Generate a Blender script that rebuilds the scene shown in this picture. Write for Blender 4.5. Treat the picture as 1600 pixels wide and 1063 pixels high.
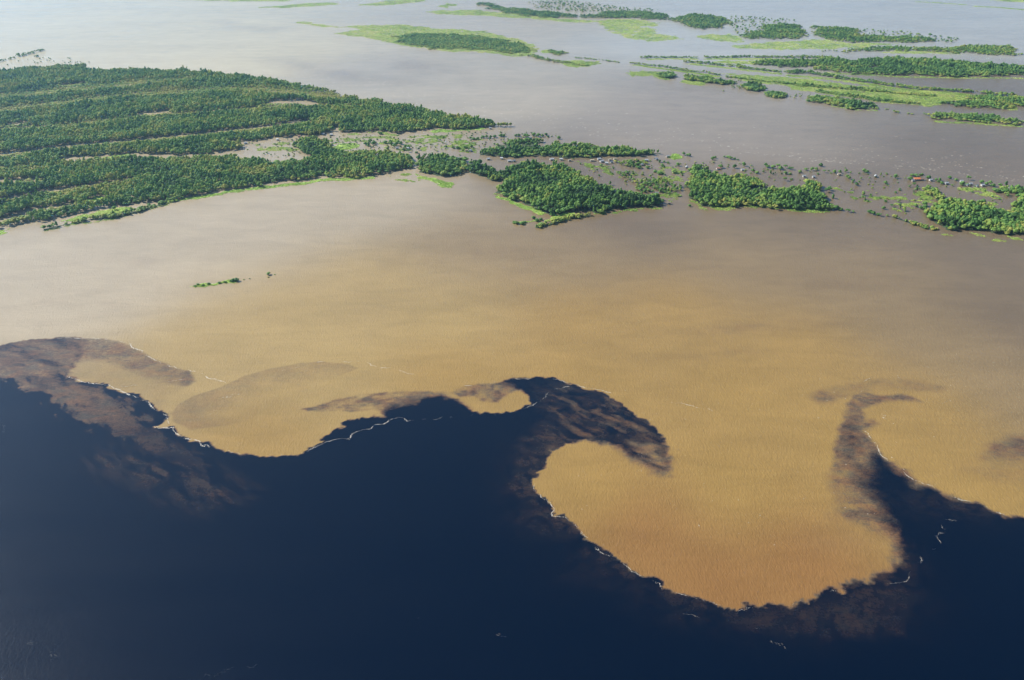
import bpy, bmesh, math, random
import numpy as np
from mathutils import Vector

R = math.radians
sc = bpy.context.scene
for o in list(bpy.data.objects):
    bpy.data.objects.remove(o)

# ------------------------------------------------------------------ camera
CAM_H = 650.0                       # metres above the river
PITCH = R(28.4)
FPX = 1333.3                        # focal length in photograph pixels (30 mm)
cam_d = bpy.data.cameras.new('camera')
cam_d.sensor_width = 36.0
cam_d.lens = 30.0
cam_d.clip_start = 1.0
cam_d.clip_end = 200000.0
cam = bpy.data.objects.new('camera', cam_d)
sc.collection.objects.link(cam)
cam.location = (0, 0, CAM_H)
cam.rotation_euler = (math.pi / 2 - PITCH, 0, 0)
sc.camera = cam

# ------------------------------------------------------------------ sky and sun
SUN_EL = R(36.0)
SUN_AZ = R(-62.0)                   # from +Y (view direction), negative = left
world = bpy.data.worlds.new('World')
sc.world = world
world.use_nodes = True
wn = world.node_tree
sky = wn.nodes.new('ShaderNodeTexSky')
sky.sky_type = 'NISHITA'
sky.sun_disc = False
sky.sun_elevation = SUN_EL
sky.sun_rotation = SUN_AZ
sky.altitude = 0
sky.air_density = 1.0
sky.dust_density = 0.8
sky.ozone_density = 6.5
wn.nodes['Background'].inputs['Strength'].default_value = 0.06
wn.links.new(sky.outputs['Color'], wn.nodes['Background'].inputs['Color'])

sun_d = bpy.data.lights.new('sun', 'SUN')
sun_d.energy = 5.0
sun_d.angle = R(0.53)
sun_d.color = (1.0, 0.945, 0.86)
sun = bpy.data.objects.new('sun', sun_d)
sc.collection.objects.link(sun)
to_sun = Vector((math.sin(SUN_AZ) * math.cos(SUN_EL), math.cos(SUN_AZ) * math.cos(SUN_EL), math.sin(SUN_EL)))
sun.rotation_euler = to_sun.to_track_quat('Z', 'Y').to_euler()
sun.location = (0, 0, 900)

sc.view_settings.view_transform = 'Standard'
sc.view_settings.look = 'None'
sc.view_settings.gamma = 1.0
sc.view_settings.exposure = 0.97
sc.view_settings.use_curve_mapping = False
sc.cycles.max_bounces = 6
sc.cycles.diffuse_bounces = 2
sc.cycles.glossy_bounces = 2
sc.cycles.transmission_bounces = 2
sc.cycles.volume_bounces = 1
sc.cycles.transparent_max_bounces = 6
sc.cycles.use_denoising = True

# ------------------------------------------------------------------ helpers
rng = np.random.default_rng(7)
random.seed(7)
SP, CP = math.sin(PITCH), math.cos(PITCH)


def G(px, py):
    """place on the river plane that a point of the photograph shows"""
    px = np.asarray(px, float); py = np.asarray(py, float)
    u = (px - 800.0); v = (531.5 - py)
    dx = u; dy = FPX * CP + v * SP; dz = -FPX * SP + v * CP
    t = -CAM_H / dz
    return np.stack([dx * t, dy * t], -1)


def GP(pts):
    a = np.array(pts, float)
    return G(a[:, 0], a[:, 1])


def hash2(ix, iy, seed):
    h = (ix.astype(np.int64) * 374761393 + iy.astype(np.int64) * 668265263 + seed * 1442695041) & 0x7fffffff
    h = ((h ^ (h >> 13)) * 1274126177) & 0x7fffffff
    h = (h ^ (h >> 16)) & 0xffff
    return h / 65535.0


def vnoise(x, y, seed=0):
    ix = np.floor(x); iy = np.floor(y)
    fx = x - ix; fy = y - iy
    fx = fx * fx * fx * (fx * (fx * 6 - 15) + 10); fy = fy * fy * fy * (fy * (fy * 6 - 15) + 10)
    a = hash2(ix, iy, seed); b = hash2(ix + 1, iy, seed)
    c = hash2(ix, iy + 1, seed); d = hash2(ix + 1, iy + 1, seed)
    return (a + (b - a) * fx) * (1 - fy) + (c + (d - c) * fx) * fy


def fbm(x, y, seed=0, octv=4, gain=0.5, rot=0.0, sx=1.0, sy=1.0):
    """0..1, about 0.5; rot/sx/sy stretch the pattern"""
    c, s = math.cos(rot), math.sin(rot)
    X = (x * c + y * s) / sx; Y = (-x * s + y * c) / sy
    t = 0; amp = 1; n = 0
    for k in range(octv):
        t = t + amp * vnoise(X + 17.3 * k, Y - 9.1 * k, seed + k)
        n += amp; amp *= gain; X = X * 2.03; Y = Y * 2.03
    return t / n


def billow(x, y, seed=0, octv=3, s=1.0):
    X = x / s; Y = y / s; t = 0; amp = 1; n = 0
    for k in range(octv):
        X, Y = X * .83 + Y * .55, -X * .55 + Y * .83
        t = t + amp * np.abs(2 * vnoise(X + 5.1 * k, Y + 3.7 * k, seed + k) - 1)
        n += amp; amp *= .5; X = X * 2.1; Y = Y * 2.1
    return t / n


def seg_dist(P, V, closed=True):
    """distance from points P to polyline V, and parameter of nearest segment"""
    A = V; B = np.roll(V, -1, 0)
    if not closed:
        A = V[:-1]; B = V[1:]
    best = np.full(len(P), 1e18)
    px = P[:, 0]; py = P[:, 1]
    for a, b in zip(A, B):
        dx, dy = b - a
        L = dx * dx + dy * dy + 1e-9
        t = np.clip(((px - a[0]) * dx + (py - a[1]) * dy) / L, 0, 1)
        ex = px - a[0] - t * dx; ey = py - a[1] - t * dy
        np.minimum(best, ex * ex + ey * ey, out=best)
    return np.sqrt(best)


def inside(P, V):
    x = P[:, 0]; y = P[:, 1]
    r = np.zeros(len(P), bool)
    for (ax, ay), (bx, by) in zip(V, np.roll(V, -1, 0)):
        if ay == by:
            continue
        c = ((ay > y) != (by > y)) & (x < (bx - ax) * (y - ay) / (by - ay) + ax)
        r ^= c
    return r


def sdf(P, V):
    d = seg_dist(P, V)
    return np.where(inside(P, V), d, -d)


def sstep(x):
    x = np.clip(x * .5 + .5, 0, 1)
    return x * x * (3 - 2 * x)


def fractal(V, seed, seg=9.0, amp=0.16, closed=True):
    r = random.Random(seed)
    pts = [tuple(p) for p in V]
    out = []
    n = len(pts)

    def sub(a, b, depth):
        L = math.hypot(b[0] - a[0], b[1] - a[1])
        if L < seg or depth > 7:
            return [a]
        o = r.gauss(0, 1) * amp * min(L, 60)
        m = ((a[0] + b[0]) / 2 - (b[1] - a[1]) / L * o, (a[1] + b[1]) / 2 + (b[0] - a[0]) / L * o)
        return sub(a, m, depth + 1) + sub(m, b, depth + 1)
    for i in range(n if closed else n - 1):
        out += sub(pts[i], pts[(i + 1) % n], 0)
    if not closed:
        out.append(pts[-1])
    return np.array(out)


def band(px, hw_start, hw_end=None, hw_mid=None):
    """a long narrow polygon in metres round a polyline of the photograph"""
    V = fractal(GP(px), len(px) * 31 + int(px[0][0]), 25, .05, False)
    n = len(V)
    T = np.gradient(V, axis=0); T /= np.linalg.norm(T, axis=1)[:, None] + 1e-9
    N = np.stack([-T[:, 1], T[:, 0]], -1)
    t = np.linspace(0, 1, n)
    hw_end = hw_start if hw_end is None else hw_end
    hw_mid = (hw_start + hw_end) / 2 if hw_mid is None else hw_mid
    w = np.where(t < .5, hw_start + (hw_mid - hw_start) * t * 2, hw_mid + (hw_end - hw_mid) * (t * 2 - 1))
    return np.concatenate([V + N * w[:, None], (V - N * w[:, None])[::-1]])


def link(o, parent=None):
    sc.collection.objects.link(o)
    if parent is not None:
        o.parent = parent
    return o


def mesh_obj(name, verts, faces, mat=None, parent=None):
    m = bpy.data.meshes.new(name)
    m.from_pydata([tuple(map(float, v)) for v in verts], [], faces)
    m.update()
    if mat:
        m.materials.append(mat)
    return link(bpy.data.objects.new(name, m), parent)


def tag(o, label=None, cat=None, group=None, kind=None):
    if label: o['label'] = label
    if cat: o['category'] = cat
    if group: o['group'] = group
    if kind: o['kind'] = kind
    return o


# ------------------------------------------------------------------ materials
def mat(name):
    m = bpy.data.materials.new(name); m.use_nodes = True
    nt = m.node_tree
    return m, nt, nt.nodes['Principled BSDF']


def N(nt, t, **kw):
    n = nt.nodes.new(t)
    for k, v in kw.items():
        setattr(n, k, v)
    return n


def ramp(nt, stops):
    n = nt.nodes.new('ShaderNodeValToRGB')
    e = n.color_ramp.elements
    while len(e) < len(stops):
        e.new(0.5)
    for el, (p, c) in zip(e, stops):
        el.position = p; el.color = (*c, 1) if len(c) == 3 else c
    return n


def leaf_material(name, stops, transl=0.22):
    m, nt, b = mat(name)
    L = nt.links.new
    at = N(nt, 'ShaderNodeAttribute', attribute_type='INSTANCER', attribute_name='tint')
    oi = N(nt, 'ShaderNodeObjectInfo')
    geo = N(nt, 'ShaderNodeNewGeometry')
    nz = N(nt, 'ShaderNodeTexNoise'); nz.inputs['Scale'].default_value = 0.55; nz.inputs['Detail'].default_value = 3
    L(geo.outputs['Position'], nz.inputs['Vector'])
    a = N(nt, 'ShaderNodeMath', operation='MULTIPLY_ADD'); a.inputs[1].default_value = .16
    L(oi.outputs['Random'], a.inputs[0]); L(at.outputs['Fac'], a.inputs[2])
    c = N(nt, 'ShaderNodeMath', operation='MULTIPLY_ADD'); c.inputs[1].default_value = .34
    L(nz.outputs['Fac'], c.inputs[0]); L(a.outputs[0], c.inputs[2])
    d = N(nt, 'ShaderNodeMath', operation='SUBTRACT'); d.inputs[1].default_value = .25
    L(c.outputs[0], d.inputs[0])
    rp = ramp(nt, stops)
    L(d.outputs[0], rp.inputs['Fac'])
    L(rp.outputs['Color'], b.inputs['Base Color'])
    b.inputs['Roughness'].default_value = .62
    b.inputs['Specular IOR Level'].default_value = .25
    tr = N(nt, 'ShaderNodeBsdfTranslucent')
    L(rp.outputs['Color'], tr.inputs['Color'])
    mx = N(nt, 'ShaderNodeMixShader'); mx.inputs['Fac'].default_value = transl
    out = nt.nodes['Material Output']
    L(b.outputs[0], mx.inputs[1]); L(tr.outputs[0], mx.inputs[2]); L(mx.outputs[0], out.inputs['Surface'])
    return m


M_LEAF = leaf_material('foliage', [(0.0, (.028, .080, .019)), (.3, (.112, .250, .058)), (.55, (.205, .365, .080)),
                                   (.78, (.32, .42, .085)), (1.0, (.44, .44, .11))], .42)
M_GRASS = leaf_material('water_grass', [(0.0, (.14, .27, .05)), (.35, (.31, .48, .09)), (.7, (.47, .60, .14)), (1, (.58, .60, .20))], .3)


def simple(name, col, rough=.8, var=.25, scale=1.0):
    m, nt, b = mat(name)
    geo = N(nt, 'ShaderNodeNewGeometry'); nz = N(nt, 'ShaderNodeTexNoise')
    nz.inputs['Scale'].default_value = scale; nz.inputs['Detail'].default_value = 5
    nt.links.new(geo.outputs['Position'], nz.inputs['Vector'])
    lo = tuple(c * (1 - var) for c in col); hi = tuple(min(1, c * (1 + var)) for c in col)
    rp = ramp(nt, [(.3, lo), (.7, hi)])
    nt.links.new(nz.outputs['Fac'], rp.inputs['Fac']); nt.links.new(rp.outputs['Color'], b.inputs['Base Color'])
    b.inputs['Roughness'].default_value = rough
    return m


M_BARK = simple('bark', (.13, .105, .08), .9, .3, 2)
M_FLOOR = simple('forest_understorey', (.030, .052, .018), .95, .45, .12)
M_MEADOW = simple('meadow_turf', (.30, .43, .09), .9, .45, .06)
M_FOAM = simple('foam', (.50, .47, .40), .9, .12, .6)
M_WHITE = simple('whitewashed_boards', (.42, .42, .39), .7, .1, 1)
M_GREYW = simple('weathered_boards', (.34, .30, .26), .85, .2, 1)
M_ZINC = simple('zinc_sheet', (.42, .44, .45), .55, .12, .8)
M_RUST = simple('rusty_sheet', (.36, .20, .13), .7, .3, .8)
M_ORANGE = simple('orange_tiles', (.62, .20, .07), .75, .2, .8)
M_STRAW = simple('palm_thatch', (.42, .35, .23), .95, .25, 1)
M_DARKW = simple('dark_opening', (.03, .03, .03), .6, .1, 1)

# ------------------------------------------------------------------ river: silt and painted light fields
DARK = [(0, 540), (45, 532), (100, 528), (130, 528.5), (131, 545), (121, 560), (112, 575), (105, 588), (125, 596), (160, 601),
        (187, 609), (190, 613), (212, 619), (230, 628), (245, 641), (258, 650), (260, 658), (252, 664), (243, 666), (255, 668),
        (272, 668), (275, 677), (285, 683), (305, 687), (316, 695), (322, 693), (335, 699), (355, 705), (372, 709), (400, 713),
        (420, 715), (440, 712), (463, 711), (475, 704), (487, 697), (500, 691), (502, 685), (519, 682), (518, 677), (524, 672),
        (540, 668), (538, 663), (545, 660), (560, 655), (588, 650), (600, 652), (596, 645), (612, 636), (634, 635), (652, 630),
        (672, 620), (690, 619), (702, 624), (715, 630), (726, 637), (737, 643), (762, 645.5), (785, 646.5), (805, 644), (822, 637),
        (830, 631), (827, 620), (820, 612), (811, 606), (800, 598), (790, 596), (800, 592.5), (840, 590.5), (865, 592), (880, 599),
        (905, 604), (930, 611), (955, 622), (975, 635), (1000, 648), (1015, 660), (1030, 675), (1038, 690), (1047, 704), (1045, 712),
        (1047, 722), (1051, 735), (1048, 741), (1035, 742), (1020, 738), (1005, 728), (990, 716), (972, 703), (960, 694), (948, 690),
        (935, 692), (914, 688), (900, 692), (875, 699), (858, 704), (857, 715), (855, 726), (845, 733), (838, 740), (832, 752),
        (838, 768), (840, 772), (852, 782), (865, 790), (867, 802), (860, 806), (878, 807), (895, 818), (910, 835), (925, 852),
        (940, 864), (955, 869), (975, 882), (985, 893), (1000, 900), (1012, 906), (1030, 911), (1032, 920), (1050, 925), (1070, 930),
        (1090, 937), (1110, 940), (1130, 948), (1138, 955), (1160, 953), (1175, 947), (1190, 950), (1210, 945), (1230, 947), (1248, 937),
        (1260, 938), (1275, 935), (1280, 926), (1295, 917), (1308, 921), (1315, 925), (1312, 914), (1330, 906), (1345, 904), (1355, 908),
        (1366, 912), (1364, 902), (1372, 893), (1390, 888), (1397, 882), (1400, 870), (1405, 860), (1400, 848), (1392, 836), (1386, 815),
        (1370, 790), (1352, 768), (1340, 758), (1345, 742), (1360, 730), (1368, 712), (1372, 706), (1385, 720), (1405, 730), (1415, 742),
        (1430, 755), (1451, 759), (1468, 767), (1490, 778), (1506, 785), (1528, 788), (1550, 798), (1572, 806), (1600, 809), (1640, 814)]


def silt_and_light_fields(P):
    """share of brown silt with painted far cloud-shadow streaks (0 black water, 1 muddy water) and its colour with painted cloud shade and glare at points of the river"""
    x, y = P[:, 0], P[:, 1]
    nb = lambda s, seed: billow(x, y, seed, 3, s) - .35
    nf = lambda s, seed, o=4: fbm(x / s, y / s, seed, o) - .5
    wx = 9 * nf(24, 11) + 5 * nf(7, 12, 3); wy = 9 * nf(24, 21) + 5 * nf(7, 22, 3)
    W = P + np.stack([wx, wy], -1)
    lump = 9 * nb(19, 31) + 8 * nb(36, 41) + 3 * nb(6, 37)
    silt = np.ones(len(P))

    def paint(px, val, w, mott=0.0, mscale=20, seed=0, amp=1.0, rot=0.0, st=1.0, raw=None):
        nonlocal silt
        V = GP(px) if raw is None else raw
        lo, hi = V.min(0) - 60 - w, V.max(0) + 60 + w
        k = np.where((x > lo[0]) & (x < hi[0]) & (y > lo[1]) & (y < hi[1]))[0]
        if not len(k):
            return
        Q = P[k] + amp * np.stack([wx[k], wy[k]], -1)
        d = sdf(Q, V)
        m = sstep(d / w)
        n = fbm(x[k], y[k], seed + 50, 5, .55, rot, mscale * st, mscale)
        v = np.clip(val + mott * (n - .5) * 2.4, 0, 1)
        silt[k] = silt[k] * (1 - m) + v * m

    # far cloud-shadow streaks painted in as lower silt, faint current lines and boils on the open brown river, then tinged muddy water outside the front
    paint([(420, 92), (480, 98), (560, 113), (650, 128), (600, 133), (520, 122), (450, 108)], .87, 110, .12, 120, 301, 4.0)
    paint([(585, 97), (640, 94), (700, 103), (725, 114), (660, 114), (610, 106)], .87, 90, .12, 100, 302, 4.0)
    paint([(330, 30), (420, 42), (480, 46), (420, 50), (340, 42)], .9, 90, .1, 150, 303, 4.0)
    for q, v_ in [([(540, 420), (640, 404), (760, 394), (860, 392), (760, 401), (640, 412)], .90), ([(90, 418), (170, 412), (250, 408), (240, 416), (160, 420)], .93), ([(60, 472), (140, 470), (190, 476), (120, 479)], .92),
                  ([(1040, 520), (1150, 505), (1260, 500), (1330, 507), (1240, 514), (1120, 524)], .90), ([(1020, 560), (1140, 545), (1200, 548), (1120, 562)], .93), ([(1180, 440), (1300, 436), (1420, 445), (1300, 450)], .92), ([(860, 350), (960, 345), (1060, 350), (960, 358)], .93)]:
        paint(q, v_, 22, .10, 40, int(q[0][0]), 3.0, .1, 2.5)
    paint([(265, 642), (262, 652), (280, 631), (300, 620), (345, 605), (380, 588), (420, 577), (470, 567.5), (500, 565), (545, 569), (560, 575), (520, 592),
           (460, 615), (380, 660), (300, 672), (272, 660)], .77, 2.2, .10, 26, 1, .35)
    paint([(400, 600), (500, 580), (580, 585), (560, 640), (460, 690), (380, 690), (330, 650)], .96, 45, .05, 30, 2)
    paint([(470, 640), (520, 626), (560, 617), (620, 612.5), (650, 611.5), (680, 613), (702, 622), (720, 632), (735, 643), (700, 650),
           (600, 652), (588, 641), (540, 642.5), (480, 643)], .62, 2.6, .40, 13, 3, .8, .3, 1.6)
    paint([(600, 640), (640, 622), (690, 617), (730, 640), (650, 648)], .28, 14, .25, 14, 33, .8)
    paint([(703, 615), (712, 609), (728, 602.5), (755, 601), (775, 599), (800, 593), (820, 598), (820, 611), (806, 611), (790, 617), (775, 628), (755, 628),
           (740, 620), (718, 621)], .58, 3.5, .42, 11, 4, .8)
    paint([(770, 600), (800, 594), (830, 596), (822, 610), (800, 606)], .2, 6, .2, 12, 44, .6)
    # right-hand stem, its halo and wisps
    paint([(1272, 625), (1275, 613), (1300, 603), (1340, 597), (1380, 592.5), (1420, 593), (1475, 604), (1470, 612), (1430, 610), (1390, 606), (1340, 617), (1300, 622)], .83, 8, .16, 24, 5, .8)
    paint([(1268, 622), (1276, 612), (1300, 613), (1320, 617), (1310, 626), (1280, 632)], .66, 10, .2, 16, 6)
    paint([(1330, 617), (1355, 614), (1380, 618), (1410, 617), (1430, 622), (1439, 629), (1420, 626), (1390, 627), (1368, 632), (1350, 640), (1352, 660), (1320, 665), (1322, 640)], .52, 6, .26, 14, 7, .9)
    paint([(1345, 660), (1365, 655), (1374, 661), (1350, 676), (1340, 672)], .55, 6, .2, 10, 77)
    paint([(1298, 735), (1306, 690), (1315, 668), (1330, 650), (1345, 655), (1347, 675), (1360, 685), (1374, 700), (1376, 712), (1388, 722), (1400, 780), (1380, 800),
           (1345, 768), (1320, 742)], .40, 5.5, .34, 18, 8, 1.0)
    paint([(1292, 742), (1310, 730), (1340, 740), (1362, 760), (1340, 775), (1310, 770), (1297, 760)], .66, 12, .25, 20, 9)
    paint([(1315, 775), (1345, 762), (1375, 785), (1400, 835), (1385, 842), (1340, 815), (1300, 812)], .54, 15, .36, 18, 10)
    paint([(1240, 840), (1300, 815), (1380, 845), (1330, 862), (1270, 860)], .93, 20, .06, 30, 13)
    paint([(1538, 716), (1556, 692), (1580, 682), (1640, 680), (1700, 690), (1700, 728), (1600, 722), (1565, 728)], .5, 14, .3, 22, 14, 1.2)
    paint([(1500, 735), (1560, 715), (1680, 720), (1680, 745), (1540, 748)], .84, 26, .12, 30, 15)
    # mauve plume, outer part
    paint([(-120, 556), (0, 540), (45, 532), (100, 528), (160, 529.5), (185, 533), (205, 541), (225, 551), (240, 562), (258, 568), (275, 576), (298, 580),
           (306, 596), (292, 604), (240, 601), (190, 592), (140, 584), (112, 578), (100, 590), (-120, 600)], .58, 4, .16, 20, 16, .45)
    paint([(118, 566), (150, 562), (190, 572), (230, 590), (290, 604), (262, 618), (250, 645), (225, 625), (190, 610), (108, 588)], .88, 11, .07, 26, 17, .5)
    # the black-water front itself
    Vd = GP(DARK)
    Vd = np.concatenate([[(-9000, 1330), (-1500, 1300)], Vd, [(1100, 870), (9000, 900), (9000, -9000), (-9000, -9000)]])
    d = np.where(inside(W, Vd), 1.0, -1.0)
    near = (x > -1400) & (x < 1200) & (y > 350) & (y < 1450)
    kk = np.where(near)[0]
    dd = sdf(W[kk], Vd)
    # the edge is crisp in most places, smoky in a few
    soft = np.full(len(kk), 1.6)
    for cx, cy, rr, s in [(1372, 800, 110, 13), (1345, 745, 60, 12), (975, 712, 50, 8), (1025, 742, 40, 6), (120, 555, 60, 9), (690, 625, 60, 4), (800, 600, 35, 4), (620, 640, 40, 4)]:
        c = G(cx, cy); q = np.exp(-((P[kk] - c) ** 2).sum(1) / rr ** 2)
        soft += s * q
    ed = np.full(len(P), -60.0); ed[d > 0] = 60
    ed[kk] = dd
    m = (d > 0).astype(float)
    m[kk] = sstep((dd + lump[kk]) / soft)
    # murk hanging in the black water
    dark = np.full(len(P), .0)
    dk = np.clip(np.where(ed > 0, ed, 0), 0, 60)
    cu, cv = 26 * nf(55, 101), 26 * nf(55, 103)
    murk = np.clip(billow(x + .5 * cu + wx, y + .5 * cv + wy, 61, 4, 17) * 1.5 - .25, 0, 1)
    fringe = np.zeros(len(P))

    def zone(px, py, rx, ry, a):
        nonlocal fringe
        c = G(px, py); fringe = np.maximum(fringe, a * np.exp(-(((x - c[0]) / rx) ** 2 + ((y - c[1]) / ry) ** 2)))
    for z in [(850, 720, 45, 45, .34), (835, 760, 40, 30, .3), (870, 815, 50, 30, .2), (960, 890, 70, 40, .1), (1080, 945, 60, 30, .10), (1250, 960, 90, 40, .12), (1370, 925, 60, 50, .15),
              (1390, 870, 26, 30, .3), (1480, 790, 90, 30, .10)]:
        zone(*z)
    dark = fringe * murk * np.exp(-dk / 28) + .05 * fringe
    # streaky crest
    V = GP([(845, 600), (880, 603), (935, 616), (980, 640), (1020, 668), (1045, 705), (1050, 742), (1010, 730), (975, 704), (940, 688), (860, 700), (820, 690), (860, 660), (850, 630)])
    cm = sstep((sdf(W, V)) / 22)
    st = fbm(x + cu, y + cv, 71, 6, .62, -.75, 42, 11)
    along = np.clip((x - G(850, 620)[0]) / 180, 0, 1)
    dark = np.maximum(dark, cm * (np.clip((st - .45) * 2.6, 0, .8) * (.18 + .40 * along) + .16 * murk * (.4 + along)))
    V = GP([(985, 690), (1030, 690), (1052, 742), (1010, 735), (985, 715)])
    dark = np.maximum(dark, sstep(sdf(W, V) / 20) * np.clip(.22 + 1.2 * (fbm(x, y, 73, 4, .5, -.6, 26, 9) - .4), 0, 1))
    # mauve plume inside the black water, ragged lower edge of slanting streaks
    sx_ = fbm(x + .8 * cu, y + .8 * cv, 81, 6, .64, -.72, 36, 9) - .5
    V = GP([(-160, 545), (0, 533), (45, 525), (100, 521), (134, 522), (134, 545), (122, 562), (106, 588), (150, 606), (190, 625), (228, 655), (240, 680), (270, 690), (310, 712), (350, 742), (335, 752),
            (290, 736), (240, 713), (200, 692), (165, 674), (130, 656), (105, 640), (70, 616), (40, 602), (0, 592), (-160, 585)])
    pd = sdf(W, V) + 62 * sx_
    pm = sstep(pd / 6)
    fade = np.clip((G(360, 750)[0] - x) / 330, 0, 1) ** .7
    cool = np.clip((fbm(x, y, 91, 5, .6, -.3, 44, 15) - .42) * 4, 0, 1)
    near_edge = np.clip(1 - np.clip(ed, 0, 60) / 24, 0, 1) * np.clip((x - G(105, 588)[0]) / 40, 0, 1)
    dark = np.maximum(dark, pm * (.46 - .26 * cool + .34 * sx_) * fade * (.45 + .55 * np.clip((y - G(200, 700)[1]) / 120, 0, 1)) * (1 - .8 * near_edge))
    V = GP([(200, 690), (330, 740), (380, 770), (330, 790), (240, 760), (150, 720)])
    dark = np.maximum(dark, sstep(sdf(W, V) / 40) * np.clip((sx_ + .12) * .5, 0, .14))
    # paler brown cloud under the front on the right
    V = GP([(1150, 965), (1260, 945), (1380, 925), (1420, 960), (1400, 985), (1280, 995), (1180, 985)])
    dark = np.maximum(dark, sstep(sdf(W, V) / 16) * np.clip(.035 + .15 * (fbm(x + cu, y + cv, 93, 5, .6, 1.3, 24, 12) - .45), 0, .07))
    silt = silt * (1 - m) + dark * m
    # colour of the mud: cloud shade and pale glare are painted into the silt tones
    O, S, Y, M, W_, B_ = (.195, .100, .033), (.246, .157, .046), (.290, .205, .076), (.130, .095, .056), (.335, .275, .182), (.34, .33, .29)
    WT = (.44, .36, .20)
    MS, MW, MW2 = (.200, .143, .070), (.218, .178, .128), (.305, .255, .175)
    ctr = [(1130, 920, O), (1000, 830, O), (1250, 880, O), (930, 760, S), (1150, 760, S), (1350, 700, S), (400, 690, S), (900, 600, S), (700, 580, S), (1150, 600, S), (500, 600, Y),
           (150, 600, Y), (300, 540, Y), (900, 500, S), (700, 500, Y), (1250, 540, S), (1050, 480, S), (1450, 640, S), (1550, 760, S), (1590, 620, MS), (1450, 520, MS), (1590, 500, M),
           (1560, 400, M), (1350, 420, MS), (1150, 410, MS), (900, 400, MS), (1300, 370, M), (1000, 360, M), (700, 380, MS), (600, 430, Y), (450, 500, Y), (150, 480, W_), (200, 400, W_), (400, 350, W_), (600, 320, W_), (20, 380, W_),
           (900, 270, M), (1200, 290, M), (1400, 300, M), (1500, 240, M), (1200, 220, MW), (1000, 200, MW), (800, 150, MW2), (600, 110, MW2), (400, 90, WT), (200, 60, WT), (50, 20, WT), (800, 30, W_), (1100, 150, MW), (1400, 60, B_), (1500, 130, M), (1500, 20, B_), (1250, 20, B_), (1100, 70, B_)]
    Cw = GP([c[:2] for c in ctr]); num = np.zeros((len(P), 3)); den = np.full(len(P), 1e-12)
    for (cx, cy), c in zip(Cw, ctr):
        dist = math.hypot(cx, cy)
        w = 1 / (((x - cx) ** 2 + ((y - cy) * .8) ** 2) / (dist * .17) ** 2 + .22) ** 2
        num += w[:, None] * np.array(c[2]); den += w
    col = num / den[:, None] * (1 + .22 * (fbm(x, y, 95, 4, .5, .12, 420, 150) - .5))[:, None]
    return np.clip(silt, 0, 1), col


def axis(lo, hi, step, far):
    core = list(np.arange(lo, hi + step, step))
    a = [core[0]]; s = step
    while a[-1] > -far:
        s = min(s * 1.22, 55) if a[-1] > -4500 else s * 1.22
        a.append(a[-1] - s)
    b = [core[-1]]; s = step
    while b[-1] < far:
        s = min(s * 1.22, 55) if b[-1] < 6500 else s * 1.22
        b.append(b[-1] + s)
    return np.array(a[:0:-1] + core + b[1:])


FAR = 30000.0
gx = axis(-900, 900, 1.75, FAR); gy = axis(530, 1290, 1.75, FAR)
nx, ny = len(gx), len(gy)
XX, YY = np.meshgrid(gx, gy)
PW = np.stack([XX.ravel(), YY.ravel()], -1)
silt, mud_and_light_rgb = silt_and_light_fields(PW)
co = np.zeros((nx * ny, 3), np.float32); co[:, :2] = PW
idx = np.arange(nx * ny).reshape(ny, nx)
quads = np.stack([idx[:-1, :-1], idx[:-1, 1:], idx[1:, 1:], idx[1:, :-1]], -1).reshape(-1, 4).astype(np.int32)
wm = bpy.data.meshes.new('river_water')
wm.vertices.add(len(co)); wm.vertices.foreach_set('co', co.ravel())
wm.loops.add(quads.size); wm.loops.foreach_set('vertex_index', quads.ravel())
wm.polygons.add(len(quads)); wm.polygons.foreach_set('loop_start', np.arange(0, quads.size, 4, dtype=np.int32))
a_ = wm.attributes.new('silt', 'FLOAT', 'POINT'); a_.data.foreach_set('value', silt.astype(np.float32))
a_ = wm.attributes.new('mud_and_light', 'FLOAT_VECTOR', 'POINT'); a_.data.foreach_set('vector', mud_and_light_rgb.astype(np.float32).ravel())
wm.update(); wm.validate()
river = link(bpy.data.objects.new('river_water', wm))
tag(river, 'brown muddy river meeting dark blue black water in curling swirls', 'river', kind='structure')

m, nt, b = mat('river_water'); L = nt.links.new
geo = N(nt, 'ShaderNodeNewGeometry')
sa = N(nt, 'ShaderNodeAttribute', attribute_name='silt'); ma = N(nt, 'ShaderNodeAttribute', attribute_name='mud_and_light')


def tex(scale, detail=3, rough=.5, rotz=0.0, sc_=(1, 1, 1), dist=0.0):
    mp = N(nt, 'ShaderNodeMapping'); mp.inputs['Rotation'].default_value = (0, 0, rotz); mp.inputs['Scale'].default_value = sc_
    t = N(nt, 'ShaderNodeTexNoise'); t.inputs['Scale'].default_value = scale; t.inputs['Detail'].default_value = detail
    t.inputs['Roughness'].default_value = rough; t.inputs['Distortion'].default_value = dist
    L(geo.outputs['Position'], mp.inputs['Vector']); L(mp.outputs[0], t.inputs['Vector'])
    return t.outputs['Fac']


def mth(op, a, b_=None, c=None):
    n = N(nt, 'ShaderNodeMath', operation=op)
    for i, v in enumerate((a, b_, c)):
        if v is None: continue
        if isinstance(v, (int, float)): n.inputs[i].default_value = v
        else: L(v, n.inputs[i])
    return n.outputs[0]


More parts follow.
